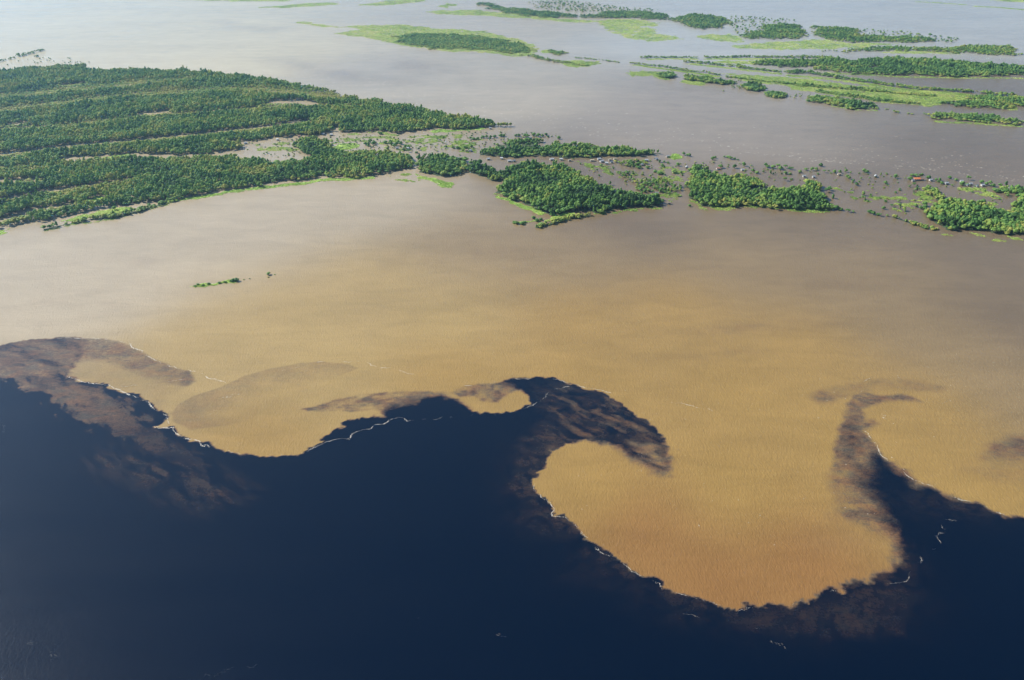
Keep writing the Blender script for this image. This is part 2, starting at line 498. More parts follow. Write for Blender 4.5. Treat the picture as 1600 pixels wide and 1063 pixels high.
# fine smoke in the mixing zone
s0 = sa.outputs['Fac']
n_f = mth('ADD', mth('MULTIPLY', tex(.45, 4, .6), .5), mth('MULTIPLY', tex(.13, 5, .65, .3, (1, 1.5, 1), .8), .5))
mid = mth('MULTIPLY', mth('MULTIPLY', s0, mth('SUBTRACT', 1.0, s0)), 5.0)
s1 = mth('ADD', s0, mth('MULTIPLY', mid, mth('SUBTRACT', n_f, .5)))
cl = N(nt, 'ShaderNodeClamp'); L(s1, cl.inputs['Value'])
gr = mth('ADD', mth('MULTIPLY_ADD', tex(.012, 4, .55, .1, (1, 2.2, 1), .5), .36, .72), mth('MULTIPLY', tex(.035, 5, .62, R(-14), (1, 4.5, 1), 1.6), .20))
mud_and_light = N(nt, 'ShaderNodeVectorMath', operation='SCALE')
L(ma.outputs['Vector'], mud_and_light.inputs[0]); L(gr, mud_and_light.inputs['Scale'])
black = N(nt, 'ShaderNodeRGB'); black.outputs[0].default_value = (.0001, .0034, .0122, 1)
mauve = ramp(nt, [(.35, (.092, .073, .048)), (.65, (.150, .084, .042))]); L(tex(.03, 4, .6, .4, (1, 2, 1), .6), mauve.inputs['Fac'])


def cmix(f_, a, b_):
    n = N(nt, 'ShaderNodeMix', data_type='RGBA'); L(f_, n.inputs['Factor']); L(a, n.inputs['A']); L(b_, n.inputs['B'])
    return n


f1 = N(nt, 'ShaderNodeClamp'); L(mth('MULTIPLY', cl.outputs[0], 2.0), f1.inputs['Value'])
f2 = N(nt, 'ShaderNodeClamp'); L(mth('MULTIPLY_ADD', cl.outputs[0], 2.0, -1.0), f2.inputs['Value'])
m1 = cmix(f1.outputs[0], black.outputs[0], mauve.outputs[0])
mx = cmix(f2.outputs[0], m1.outputs['Result'], mud_and_light.outputs[0])
L(mx.outputs['Result'], b.inputs['Base Color'])
b.inputs['IOR'].default_value = 1.333
# wind patches vary the roughness of the surface
wp = tex(.004, 4, .6, .12, (1, 3.2, 1))
rr = N(nt, 'ShaderNodeMapRange'); L(wp, rr.inputs['Value'])
rr.inputs['From Min'].default_value = .3; rr.inputs['From Max'].default_value = .7
rr.inputs['To Min'].default_value = .17; rr.inputs['To Max'].default_value = .22
L(rr.outputs[0], b.inputs['Roughness'])
# ripples: crests run away from the viewer, wind from the left
rip = mth('ADD', tex(.42, 3, .55, R(-28), (1.0, .42, 1), .6), mth('MULTIPLY', tex(.16, 2, .5, R(-12), (1, .5, 1), .4), .6))
bp = N(nt, 'ShaderNodeBump'); bp.inputs['Distance'].default_value = .58
L(mth('MULTIPLY_ADD', s0, .75, .25), bp.inputs['Strength']); L(rip, bp.inputs['Height']); L(bp.outputs[0], b.inputs['Normal'])
wm.materials.append(m)

# ------------------------------------------------------------------ plant prototypes
def tube(vs, fs, a, b, ra, rb, n=6):
    a = Vector(a); b = Vector(b); d = (b - a).normalized()
    u = d.orthogonal().normalized(); w = d.cross(u); k = len(vs)
    for c, r in ((a, ra), (b, rb)):
        for i in range(n):
            t = 2 * math.pi * i / n
            vs.append(c + (u * math.cos(t) + w * math.sin(t)) * r)
    for i in range(n):
        j = (i + 1) % n
        fs.append((k + i, k + j, k + n + j, k + n + i))
    fs.append(tuple(range(k + n, k + 2 * n)))


def lobes(vs, fs, specs, r, leaves=18):
    for (c, rad, flat) in specs:
        bm = bmesh.new(); bmesh.ops.create_icosphere(bm, subdivisions=2, radius=1.0)
        k = len(vs); c = Vector(c)
        for v_ in bm.verts:
            q = rad * (1 + r.uniform(-.26, .2))
            vs.append(c + Vector((v_.co.x * q, v_.co.y * q, v_.co.z * q * flat)))
        bm.verts.index_update()
        for f_ in bm.faces:
            fs.append(tuple(k + v_.index for v_ in f_.verts))
        bm.free()
        for _ in range(leaves):        # leafy sprays standing out of the lobe
            d = Vector((r.gauss(0, 1), r.gauss(0, 1), r.gauss(.35, 1))).normalized()
            p = c + Vector((d.x * rad, d.y * rad, d.z * rad * flat)) * r.uniform(.9, 1.16)
            u = d.orthogonal().normalized(); u.rotate(__import__('mathutils').Quaternion(d, r.uniform(0, 6.28))); w = d.cross(u)
            s = rad * r.uniform(.16, .34); k = len(vs)
            vs += [p - u * s, p + w * s * .6 + d * s * .4, p + u * s, p - w * s * .6 + d * s * .3]
            fs.append((k, k + 1, k + 2, k + 3))


def plant(kind, seed):
    """trunk (verts, faces) and crown (verts, faces); crown radius about 1, height about 2.5"""
    r = random.Random(seed); tv, tf, cv, cf = [], [], [], []
    if kind == 'broad':
        th = r.uniform(.9, 1.15); sp = []
        tube(tv, tf, (0, 0, -.1), (0, 0, th), .10, .07)
        for i in range(6):
            t = i * 6.283 / 6 + r.uniform(-.4, .4); d = r.uniform(.38, .6)
            p = (math.cos(t) * d, math.sin(t) * d, th + r.uniform(.2, .75))
            tube(tv, tf, (0, 0, th * r.uniform(.7, .95)), p, .05, .02, 5)
            sp.append((p, r.uniform(.36, .52), r.uniform(.7, .95)))
        sp.append(((r.uniform(-.2, .2), r.uniform(-.2, .2), th + r.uniform(.75, 1.05)), .48, .85))
        lobes(cv, cf, sp, r)
    elif kind == 'tall':
        sp = []; tube(tv, tf, (0, 0, -.1), (0, 0, 1.5), .08, .05)
        for i in range(5):
            t = r.uniform(0, 6.28); d = r.uniform(.1, .42); p = (math.cos(t) * d, math.sin(t) * d, 1.1 + i * .3)
            tube(tv, tf, (0, 0, 1.0 + i * .1), p, .04, .02, 5); sp.append((p, r.uniform(.32, .46), r.uniform(.8, 1.1)))
        lobes(cv, cf, sp, r)
    elif kind == 'flat':
        sp = []; tube(tv, tf, (0, 0, -.1), (0, 0, 1.7), .09, .06)
        for i in range(8):
            t = i * .785 + r.uniform(-.3, .3); d = r.uniform(.3, .78); p = (math.cos(t) * d, math.sin(t) * d, 1.9 + r.uniform(-.15, .25))
            tube(tv, tf, (0, 0, 1.5), p, .04, .02, 5); sp.append((p, r.uniform(.28, .42), r.uniform(.5, .7)))
        lobes(cv, cf, sp, r)
    elif kind == 'sparse':
        sp = []; tube(tv, tf, (0, 0, -.1), (.1, 0, 1.9), .06, .03)
        for i in range(4):
            t = r.uniform(0, 6.28); d = r.uniform(.2, .6); p = (math.cos(t) * d, math.sin(t) * d, 1.2 + r.uniform(0, 1.0))
            tube(tv, tf, (.05, 0, r.uniform(.8, 1.4)), p, .03, .015, 5); sp.append((p, r.uniform(.22, .36), r.uniform(.6, .9)))
        lobes(cv, cf, sp, r, 26)
    elif kind == 'shrub':
        sp = []; tube(tv, tf, (0, 0, -.1), (0, 0, .5), .06, .04)
        for i in range(6):
            t = i * 1.05 + r.uniform(-.4, .4); d = r.uniform(.15, .6); p = (math.cos(t) * d, math.sin(t) * d, .3 + r.uniform(0, .4))
            tube(tv, tf, (0, 0, .1), p, .03, .02, 5); sp.append((p, r.uniform(.3, .48), r.uniform(.6, .9)))
        lobes(cv, cf, sp, r)
    return tv, tf, cv, cf


def raw_mesh(name, vs, fs, mats, idx=None):
    me = bpy.data.meshes.new(name); me.from_pydata([tuple(v_) for v_ in vs], [], fs); me.update()
    for m_ in mats: me.materials.append(m_)
    if idx is not None: me.polygons.foreach_set('material_index', idx)
    return me


KINDS = ['broad', 'broad', 'broad', 'tall', 'flat', 'sparse', 'shrub', 'shrub']
tree_col = bpy.data.collections.new('plant_shapes')
TRUNKS, CROWNS = [], []
for i, kd in enumerate(KINDS):
    tv, tf, cv, cf = plant(kd, 100 + i)
    TRUNKS.append(raw_mesh('trunk', tv, tf, [M_BARK])); CROWNS.append(raw_mesh('crown', cv, cf, [M_LEAF]))
    o_ = len(tv)
    me = raw_mesh('plant_%d' % i, tv + cv, tf + [tuple(q + o_ for q in f_) for f_ in cf], [M_BARK, M_LEAF], [0] * len(tf) + [1] * len(cf))
    tree_col.objects.link(bpy.data.objects.new('plant_%d' % i, me))

grass_col = bpy.data.collections.new('tuft_shapes')
for i in range(3):
    r = random.Random(300 + i); vs, fs = [], []
    for k in range(34):
        t = r.uniform(0, 6.28); d = math.sqrt(r.random()) * .9; h = r.uniform(.25, .6) * (1.1 - .5 * d)
        p = Vector((math.cos(t) * d, math.sin(t) * d, 0)); a = r.uniform(0, 6.28); w = r.uniform(.12, .26)
        u = Vector((math.cos(a), math.sin(a), 0)) * w; q = Vector((r.uniform(-.2, .2), r.uniform(-.2, .2), h)); n_ = len(vs)
        vs += [p - u, p + u, p + u * .5 + q, p - u * .5 + q * .9]; fs.append((n_, n_ + 1, n_ + 2, n_ + 3))
    grass_col.objects.link(bpy.data.objects.new('tuft_%d' % i, raw_mesh('tuft_%d' % i, vs, fs, [M_GRASS])))


def scatter_group(name, coll):
    g = bpy.data.node_groups.new(name, 'GeometryNodeTree')
    g.interface.new_socket('Geometry', in_out='INPUT', socket_type='NodeSocketGeometry')
    g.interface.new_socket('Geometry', in_out='OUTPUT', socket_type='NodeSocketGeometry')
    n = g.nodes; l = g.links.new
    gi = n.new('NodeGroupInput'); go = n.new('NodeGroupOutput')
    ci = n.new('GeometryNodeCollectionInfo'); ci.inputs['Collection'].default_value = coll
    ci.inputs['Separate Children'].default_value = True; ci.inputs['Reset Children'].default_value = True
    ip = n.new('GeometryNodeInstanceOnPoints'); ip.inputs['Pick Instance'].default_value = True
    def attr(nm, ty):
        a = n.new('GeometryNodeInputNamedAttribute'); a.data_type = ty; a.inputs['Name'].default_value = nm
        return a.outputs['Attribute']
    l(gi.outputs[0], ip.inputs['Points']); l(ci.outputs[0], ip.inputs['Instance'])
    l(attr('plants', 'BOOLEAN'), ip.inputs['Selection'])
    l(attr('shape', 'INT'), ip.inputs['Instance Index'])
    e2r = n.new('FunctionNodeEulerToRotation'); l(attr('turn', 'FLOAT_VECTOR'), e2r.inputs[0]); l(e2r.outputs[0], ip.inputs['Rotation'])
    l(attr('size', 'FLOAT_VECTOR'), ip.inputs['Scale'])
    jg = n.new('GeometryNodeJoinGeometry')
    l(gi.outputs[0], jg.inputs[0]); l(ip.outputs[0], jg.inputs[0]); l(jg.outputs[0], go.inputs[0])
    return g


G_TREES = scatter_group('grow_plants', tree_col); G_GRASS = scatter_group('grow_tufts', grass_col)
from mathutils.geometry import tessellate_polygon


def sheet(V, z, under=-.4):
    """a thin slab with the outline V"""
    top = [(float(p[0]), float(p[1]), z) for p in V]; n = len(top)
    tris = tessellate_polygon([[Vector((p[0], p[1], 0)) for p in top]])
    fs = []
    for t in tris:
        a, b_, c = (Vector(top[i]) for i in t)
        fs.append(tuple(t) if (b_ - a).cross(c - a).z > 0 else tuple(reversed(t)))
    vs = top + [(p[0], p[1], under) for p in top]
    A = sum(V[i][0] * V[(i + 1) % n][1] - V[(i + 1) % n][0] * V[i][1] for i in range(n))
    for i in range(n):
        j = (i + 1) % n
        fs.append((i, n + i, n + j, j) if A > 0 else (j, n + j, n + i, i))
    return vs, fs


def grow(name, pts, size, turn, shape, tint, group, base=None, base_mat=None):
    vs, fs = base if base else ([], [])
    nb = len(vs)
    me = bpy.data.meshes.new(name)
    me.from_pydata(list(vs) + [tuple(p) for p in pts], [], fs)
    if base_mat: me.materials.append(base_mat)
    n = nb + len(pts)
    def put(nm, ty, key, arr, dim=1):
        full = np.zeros((n, dim), np.float32 if ty != 'INT' else np.int32)
        full[nb:] = np.asarray(arr).reshape(len(pts), dim)
        a = me.attributes.new(nm, ty, 'POINT'); a.data.foreach_set(key, full.ravel())
    put('size', 'FLOAT_VECTOR', 'vector', size, 3); put('turn', 'FLOAT_VECTOR', 'vector', turn, 3)
    put('tint', 'FLOAT', 'value', tint); put('shape', 'INT', 'value', shape)
    sel = np.zeros(n, bool); sel[nb:] = True
    a = me.attributes.new('plants', 'BOOLEAN', 'POINT'); a.data.foreach_set('value', sel)
    me.update()
    o = link(bpy.data.objects.new(name, me))
    md = o.modifiers.new('growth', 'NODES'); md.node_group = group
    return o


def jitter_grid(V, s, seed):
    r = np.random.default_rng(seed)
    lo, hi = V.min(0), V.max(0)
    xs = np.arange(lo[0], hi[0] + s, s); ys = np.arange(lo[1], hi[1] + s, s)
    X, Y = np.meshgrid(xs, ys); X[1::2] += s / 2
    P = np.stack([X.ravel(), Y.ravel()], -1) + r.uniform(-.42, .42, (X.size, 2)) * s
    return P[inside(P, V)], r


# ------------------------------------------------------------------ woods
SWALES = [  # low ground between the ridges of the big left island: (line, half width of water, half width of low growth)
    ([(-40, 152), (0, 148), (60, 142), (120, 136), (180, 130), (240, 124), (290, 121)], 0, 85),
    ([(-40, 172), (0, 169), (60, 163), (130, 154), (200, 146), (260, 141), (330, 137), (400, 136), (470, 141), (520, 147)], 0, 74),
    ([(-40, 205), (20, 200), (100, 196), (200, 183), (260, 177), (330, 174), (400, 168), (470, 162), (560, 165)], 0, 40),
    ([(-40, 247), (0, 242), (40, 238), (80, 232), (130, 226), (200, 221), (260, 215), (320, 209), (380, 202), (440, 195), (480, 189)], 11, 44),
    ([(430, 160), (470, 160), (486, 163)], 22, 45), ([(222, 179), (258, 175)], 16, 36), ([(100, 133), (130, 131)], 8, 36), ([(20, 195), (40, 193)], 12, 30),
    ([(-40, 272), (0, 268), (60, 261), (130, 251), (160, 248)], 9, 40),
]
SW_W = [(fractal(GP(l), 5 + i, 40, .04, False), a, b_) for i, (l, a, b_) in enumerate(SWALES)]
CH = [  # channels of open water in the lower part of the left island
    band([(-40, 287), (0, 284), (30, 283), (58, 280)], 22, 8), band([(-20, 317), (0, 314), (40, 307), (60, 301), (100, 296), (140, 290), (190, 283), (215, 279)], 17, 3),
    band([(-20, 349), (0, 345), (30, 336), (55, 328), (75, 325), (110, 320), (135, 316)], 15, 5), band([(160, 247), (190, 245), (222, 243), (250, 246)], 14, 8),
]
LOWCH = [fractal(GP(q), 9, 40, .04, False) for q in ([(-40, 292), (0, 289), (58, 285)], [(-20, 321), (0, 318), (40, 311), (60, 305), (100, 300), (140, 294), (200, 285)], [(-20, 353), (0, 349), (55, 332), (110, 324)])]
wood_report = []
tree_pool = []          # candidates for single trees


def wood(name, label, px, seed, s=8.4, r0=5.4, h=15.5, tint=.38, tvar=.14, holes=(), swales=False, dens=0.0, kinds=(.24, .24, .22, .12, .1, .05, .03), floor=True, raw=None,
         single=None, h_edge=.75, pale=None):
    if name == 'far_wood':
        floor = False; dens = max(dens, .2 if raw is None else .06); tint += .06; h_edge = .45
    V = fractal(GP(px) if raw is None else raw, seed, 9.0, .30 if name == 'far_wood' else .2)
    P, r = jitter_grid(V, s, seed)
    x, y = P[:, 0], P[:, 1]
    keep = np.ones(len(P), bool)
    for hl in holes:
        keep &= ~inside(P, hl)
    low = np.zeros(len(P))
    if swales:
        for l, a, b_ in SW_W:
            d = seg_dist(P, l, False) + 10 * (fbm(x / 30, y / 30, seed + 3, 3) - .5)
            if a: keep &= d > a
            side = np.clip(1 - (seg_dist(P, l - np.array([0, b_ * .75]), False) + 14 * (fbm(x / 30, y / 30, seed + 4, 3) - .5)) / b_, 0, 1)
            low = np.maximum(low, np.clip(side * 1.8, 0, 1))
    if name == 'riverside_forest' and not swales:
        for l in LOWCH:
            low = np.maximum(low, np.clip(1.6 * (1 - seg_dist(P, l, False) / 26), 0, 1))
    if dens:
        keep &= fbm(x / 26, y / 26, seed + 9, 3) > dens
    ed = np.clip(seg_dist(P, V) / 16, 0, 1)
    hm = (1 - .74 * low) * (h_edge + (1 - h_edge) * ed) * (.62 + .9 * fbm(x / 50, y / 50, seed + 1, 3)) * r.uniform(.72, 1.28, len(P))
    tn = tint + tvar * (r.normal(0, 1, len(P)) + 3.4 * (fbm(x / 80, y / 80, seed + 2, 4) - .5) * 2) + .26 * low
    tn = np.where(r.random(len(P)) < .035, tn + .3, tn)
    tn += np.where(ed < .7, .24 * (1 - ed), 0)
    if name == 'flooded_trees': tn += .12
    if pale is not None:
        tn += pale(P)
    big = r.random(len(P)) < .035
    hm = np.where(big, hm * 1.32, hm)
    rad = r0 * np.where(big, 1.35, 1) * r.uniform(.66, 1.4, len(P)) * (1 - .2 * low)
    kd = r.choice(len(kinds), len(P), p=np.array(kinds) / sum(kinds))
    k = np.where(keep)[0]
    P, hm, tn, rad, kd = P[k], hm[k], np.clip(tn[k], 0, 1), rad[k], kd[k]
    sz = np.stack([rad, rad * r.uniform(.88, 1.12, len(k)), h * hm / 2.5], -1)
    sz[:, 2] = np.where(kd >= 6, sz[:, 2] * 1.4, sz[:, 2])
    turn = np.zeros((len(k), 3)); turn[:, 2] = r.uniform(0, 6.28, len(k))
    if single:                     # the trees of the front row stand as trees of their own
        n_single, where, grp = single
        d = seg_dist(P, fractal(GP(where), seed + 50, 20, .02, False), False)
        q = np.argsort(d)[:n_single]
        q = q[kd[q] < 6]
        q = q[np.argsort(P[q, 0])]
        for j, i_ in enumerate(q):
            tree_pool.append((P[i_], sz[i_], turn[i_, 2], int(kd[i_]), float(tn[i_]), grp, j))
        mk = np.ones(len(P), bool); mk[q] = False
        P, sz, turn, kd, tn = P[mk], sz[mk], turn[mk], kd[mk], tn[mk]
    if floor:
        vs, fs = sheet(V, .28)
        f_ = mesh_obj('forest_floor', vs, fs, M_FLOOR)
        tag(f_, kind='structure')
    sink = -.3 * sz[:, 2]
    sink = np.where(kd >= 6, 0, sink)
    sz[:, 2] *= np.where(kd >= 6, 1, 1.05)
    o = grow(name, np.c_[P, sink], sz, turn, kd, tn, G_TREES)
    tag(o, label, 'wood', kind='stuff')
    wood_report.append((label, len(P)))
    return o


A_REAR = [(0, 113), (70, 108), (110, 106), (140, 112), (165, 114), (195, 112), (205, 110), (260, 113), (290, 111), (330, 117), (380, 120), (415, 126), (470, 133), (500, 141), (530, 149),
          (560, 156), (600, 164), (640, 169), (690, 177), (730, 185), (770, 194), (790, 197), (799, 197)]
A_UP = [(-70, 116)] + A_REAR + [(780, 199), (740, 201), (690, 201), (665, 203), (640, 206), (622, 209), (605, 206), (590, 204), (575, 207), (545, 207), (530, 207), (527, 198), (523, 205),
        (500, 211), (476, 212), (446, 215), (412, 219), (390, 221), (368, 221), (342, 224), (360, 226), (377, 229), (376, 233), (340, 238), (300, 241), (270, 243), (250, 241), (220, 240),
        (200, 240), (150, 245), (80, 254), (40, 259), (0, 266), (-70, 276)]
A_LOW = [(-70, 282), (0, 271), (40, 265), (80, 259), (150, 251), (165, 252), (220, 251), (250, 250), (285, 250), (300, 250), (366, 249), (410, 252), (440, 255), (470, 255), (490, 250), (484, 244),
         (468, 236), (456, 229), (475, 221), (495, 218), (508, 223), (511, 232), (525, 238), (545, 241), (580, 240), (616, 243), (636, 246), (641, 254), (642, 264), (625, 267), (615, 268), (600, 271),
         (580, 275), (540, 277), (512, 277), (505, 274), (500, 278), (480, 281), (430, 286), (385, 292), (350, 297), (330, 301), (300, 307), (265, 311), (230, 315), (200, 320), (150, 329), (110, 336), (90, 341), (60, 347),
         (28, 350), (10, 355), (-70, 368)]
G_PATCH = GP([(128, 322), (140, 312), (155, 307), (178, 310), (172, 315), (150, 322)])
G_PATCH2 = GP([(90, 342), (120, 334), (150, 327), (190, 320), (200, 322), (170, 330), (130, 340)])
wood('riverside_forest', 'hazy striped forest filling the big island at upper left', A_UP, 11, 7.7, 4.9, 16, .57, .15, swales=True, holes=(CH[3],), floor=False)  # leaf tint raised here and below, painting in the brightening by haze
wood('riverside_forest', 'dense forest ridge along the brown shore of the big left island', A_LOW, 12, 7.6, 4.8, 14.5, .53, .17, holes=CH + [G_PATCH, G_PATCH2],
     pale=lambda P: np.where(P[:, 0] < G(120, 300)[0], .08, 0), floor=False)
wood('tree_strip', 'thin strip of trees along the lower left shore', None, 13, 6.5, 4.2, 10, .45, .1, raw=band([(68, 359), (90, 354), (115, 349), (150, 342), (190, 337), (215, 331), (240, 323), (265, 315), (285, 311)], 3, 6, 8))
H_POLY = [(733, 257), (733, 264), (745, 273), (760, 280), (780, 283), (793, 286), (786, 291), (776, 300), (774, 302), (790, 308), (800, 314), (820, 320), (835, 324), (846, 330), (858, 336), (868, 337), (884, 331), (900, 331),
          (930, 333), (960, 327), (980, 326), (1010, 325), (1030, 324), (1036, 318), (1030, 313), (1020, 309), (980, 304), (956, 302), (930, 292), (912, 282), (905, 276), (898, 270), (886, 263), (870, 263), (850, 264), (834, 259),
          (815, 259), (806, 264), (792, 272), (783, 272), (770, 267), (755, 263), (740, 257)]
wood('island_wood', 'dark diamond-shaped wood on the central island', H_POLY, 21, 8.0, 5.6, 17, .37, .17, single=(46, [(776, 301), (800, 313), (835, 323), (860, 336), (900, 331), (960, 327), (1034, 322)], 'diamond'))
wood('tree_strip', 'tapering tree spit below the diamond-shaped wood', None, 22, 6, 4.0, 9, .55, .12, raw=band([(837, 356), (850, 352), (866, 348), (885, 343), (905, 339), (925, 336)], 3, 6, 8))
wood('island_wood', 'compact squarish wood left of the diamond-shaped wood', [(650, 262), (655, 270), (680, 274), (695, 276), (710, 275), (722, 271), (724, 262), (727, 251), (705, 248), (683, 247), (654, 252)], 23, 8, 5.2, 15, .34, .14,
     single=(24, [(651, 266), (680, 275), (722, 272)], 'square'))
wood('island_wood', 'long slim wood behind the row of white houses', [(750, 243), (752, 237), (776, 233), (800, 231), (830, 233), (866, 227), (874, 223), (892, 228), (920, 230), (956, 234), (990, 237), (1015, 239), (1032, 239), (1000, 242),
     (960, 245), (910, 245), (860, 244), (820, 245), (780, 245)], 24, 8.2, 4.9, 13, .44, .13)
wood('tree_strip', 'ragged tree row at the rear of the slim middle wood', [(776, 228), (790, 223), (820, 220), (838, 219), (850, 222), (836, 226), (800, 230), (780, 231)], 25, 8.5, 4.6, 11, .40, .12, dens=.38)
J_POLY = [(1072, 268), (1082, 264), (1110, 266), (1114, 275), (1128, 277), (1148, 277), (1172, 280), (1188, 285), (1200, 294), (1220, 299), (1230, 297), (1252, 297), (1257, 288), (1270, 286), (1282, 291), (1286, 300), (1288, 314),
          (1298, 323), (1320, 328), (1296, 329), (1260, 327), (1220, 327), (1180, 323), (1156, 323), (1126, 323), (1096, 323), (1088, 314), (1080, 306), (1079, 300), (1068, 292), (1076, 286), (1083, 278)]
wood('island_wood', 'bright green wood between the bush flats and the flooded gap', J_POLY, 26, 7.8, 5.2, 14, .43, .17, holes=[GP([(1164, 296), (1185, 292), (1205, 297), (1200, 302), (1175, 301)]), band([(1180, 316), (1220, 317), (1260, 319)], 3)],
     single=(50, [(1080, 306), (1094, 323), (1156, 323), (1260, 327), (1318, 328)], 'middle'))
K_POLY = [(1459, 320), (1470, 315), (1500, 319), (1530, 320), (1548, 327), (1570, 333), (1582, 336), (1578, 325), (1580, 318), (1592, 311), (1660, 306), (1660, 374), (1605, 368), (1580, 368), (1560, 365), (1545, 361), (1510, 360), (1480, 360),
          (1470, 355), (1460, 348), (1452, 342), (1450, 338), (1458, 330)]
wood('island_wood', 'rounded green wood at the right edge of the picture', K_POLY, 27, 7.8, 5.3, 14, .44, .17, single=(48, [(1452, 342), (1470, 355), (1510, 360), (1580, 368), (1600, 368)], 'right'))
wood('tree_strip', 'short arm of trees reaching up from the right-hand wood', [(1443, 299), (1450, 295), (1465, 300), (1474, 309), (1462, 313), (1449, 305)], 28, 7, 4.8, 12, .42, .14)
wood('tree_strip', 'thin line of bushes along the water left of the right-hand wood', None, 29, 5.5, 3.6, 8, .48, .14, raw=band([(1386, 338), (1400, 341), (1415, 346), (1435, 352), (1450, 357), (1464, 360)], 3, 8, 5))
wood('scrub', 'pale green scrub on the flats right of the diamond-shaped wood', [(966, 272), (985, 270), (1010, 276), (1040, 281), (1064, 291), (1062, 299), (1040, 303), (1030, 301), (1000, 302), (985, 298), (975, 284)], 30, 8, 4.2, 8.5, .55, .14, dens=.45,
     kinds=(.2, .2, .1, .15, 0, .2, .15), floor=False)
wood('scrub', 'scattered tree tufts among the white houses by the slim wood', [(956, 254), (985, 252), (1012, 258), (1022, 264), (1000, 265), (975, 260)], 31, 8, 4.2, 8.5, .46, .14, dens=.42, kinds=(.3, .2, .1, .1, 0, .2, .1), floor=False)
wood('scrub', 'bushy trees above the right-hand wood near the right border', [(1550, 300), (1565, 296), (1600, 296), (1640, 300), (1640, 309), (1595, 312), (1575, 308)], 32, 7.5, 4.6, 10, .46, .15, dens=.36, floor=False)
# far side of the river
wood('far_wood', 'olive wood on the grassy island at top centre', [(610, 58), (640, 54), (690, 54), (740, 56), (790, 63), (820, 70), (832, 77), (815, 83), (800, 85), (780, 82), (756, 78), (700, 78), (670, 76), (640, 71), (616, 67), (628, 62)], 41, 9.5, 5.2, 9, .50, .10)
wood('far_wood', 'tail of bushes trailing right from the top centre island', None, 42, 8, 4.6, 9, .46, .12, raw=band([(812, 87), (835, 88), (852, 94), (872, 97), (890, 99), (910, 103), (925, 102)], 12, 6, 16), dens=.35)
wood('far_wood', 'small tufted islet right of the top centre island', [(862, 83), (868, 79), (880, 81), (886, 84), (876, 86), (866, 86)], 43, 8, 5, 10, .45, .1)
wood('far_wood', 'hair-thin tree line ending in the far channel', None, 44, 8, 4.5, 9, .38, .08, raw=band([(898, 91), (925, 93), (945, 95), (967, 98)], 7, 5))
wood('far_wood', 'thin straight tree row, topmost of the right-hand islands', None, 45, 8, 5, 12, .36, .08, raw=band([(1002, 91), (1040, 90), (1088, 91)], 5, 9))
wood('far_wood', 'long thin tree row just above the broad right-hand wood', None, 46, 8, 5, 12, .36, .1, raw=band([(1098, 90), (1140, 90), (1200, 90), (1260, 90), (1300, 91)], 8, 14))
wood('far_wood', 'broad dark wood on the right-hand islands above the grey lagoon', [(1172, 99), (1200, 96), (1280, 95), (1368, 93), (1420, 94), (1480, 96), (1536, 101), (1592, 105), (1660, 109), (1660, 123), (1560, 120), (1480, 120), (1400, 118),
     (1330, 116), (1285, 111), (1274, 108), (1330, 106.5), (1390, 105.5), (1280, 104), (1200, 102.5)], 47, 9.5, 5.6, 14, .38, .11)
wood('far_wood', 'slanting tree row below the thin topmost row', None, 48, 7.5, 5, 12, .40, .1, raw=band([(1068, 97), (1100, 99), (1128, 103), (1145, 104), (1170, 108), (1222, 113)], 6, 9, 13))
wood('far_wood', 'tree row bordering the grey lagoon on the right', None, 49, 8, 5.2, 13, .36, .1, raw=band([(1226, 114), (1265, 114), (1300, 120), (1332, 125), (1370, 130), (1392, 134), (1436, 139), (1470, 141), (1520, 144), (1560, 148), (1600, 154), (1650, 158)], 16, 14, 11))
wood('far_wood', 'thick wood at the right border below the grey lagoon', [(1480, 160), (1520, 158), (1505, 153), (1530, 149), (1580, 154), (1660, 159), (1660, 168), (1560, 167), (1530, 170), (1490, 168), (1475, 164)], 50, 9, 5.4, 13, .40, .12)
wood('far_wood', 'long thin tree line running down from the far channel', None, 51, 7.5, 4.8, 11, .38, .1, raw=band([(984, 99), (1010, 102), (1050, 107), (1090, 113), (1125, 118)], 6, 7, 9))
wood('far_wood', 'upper of two parallel tree rows on the grassy right-hand bank', None, 52, 8, 5, 11, .42, .12, raw=band([(1130, 120), (1200, 128), (1280, 136), (1340, 140), (1400, 146), (1462, 151)], 10, 10, 14))
wood('far_wood', 'lower of two parallel tree rows on the grassy right-hand bank', None, 53, 8, 5, 11, .44, .12, raw=band([(1270, 141), (1330, 150), (1380, 158), (1436, 163)], 8, 10, 16))
wood('far_wood', 'leaf-shaped dark grove in front of the right-hand bank', [(1262, 155), (1275, 152), (1300, 154), (1340, 161), (1370, 167), (1376, 171), (1350, 171), (1320, 167), (1290, 163), (1262, 158)], 54, 8, 5.4, 13, .38, .13)
wood('far_wood', 'string of bushes trailing right of the leaf-shaped grove', None, 55, 7, 4.2, 9, .42, .12, raw=band([(1376, 170), (1400, 176), (1427, 179)], 9, 5), dens=.4)
wood('far_wood', 'low grove by the right border in front of the lagoon islands', [(1452, 186), (1462, 179), (1480, 178), (1500, 181), (1530, 180), (1560, 184), (1580, 189), (1650, 190), (1650, 197), (1590, 196), (1560, 192), (1520, 191), (1500, 189), (1470, 188)], 56, 8.5, 5.2, 12, .44, .13, dens=.28)
wood('far_wood', 'pale distant wood along the top edge right of centre', [(745, 6), (770, 8), (785, 12), (830, 16), (870, 21), (905, 27), (940, 24), (960, 20), (1000, 18), (1040, 24), (1043, 32), (1000, 30), (960, 29), (920, 28), (880, 27), (840, 26), (790, 22), (770, 15)], 57, 11, 5.8, 13, .40, .1)
wood('far_wood', 'distant rounded wood left of the flooded clearing', [(1056, 27), (1090, 23), (1120, 28), (1140, 30), (1141, 38), (1130, 44), (1100, 47), (1075, 42), (1056, 33)], 58, 11, 5.8, 13, .42, .12)
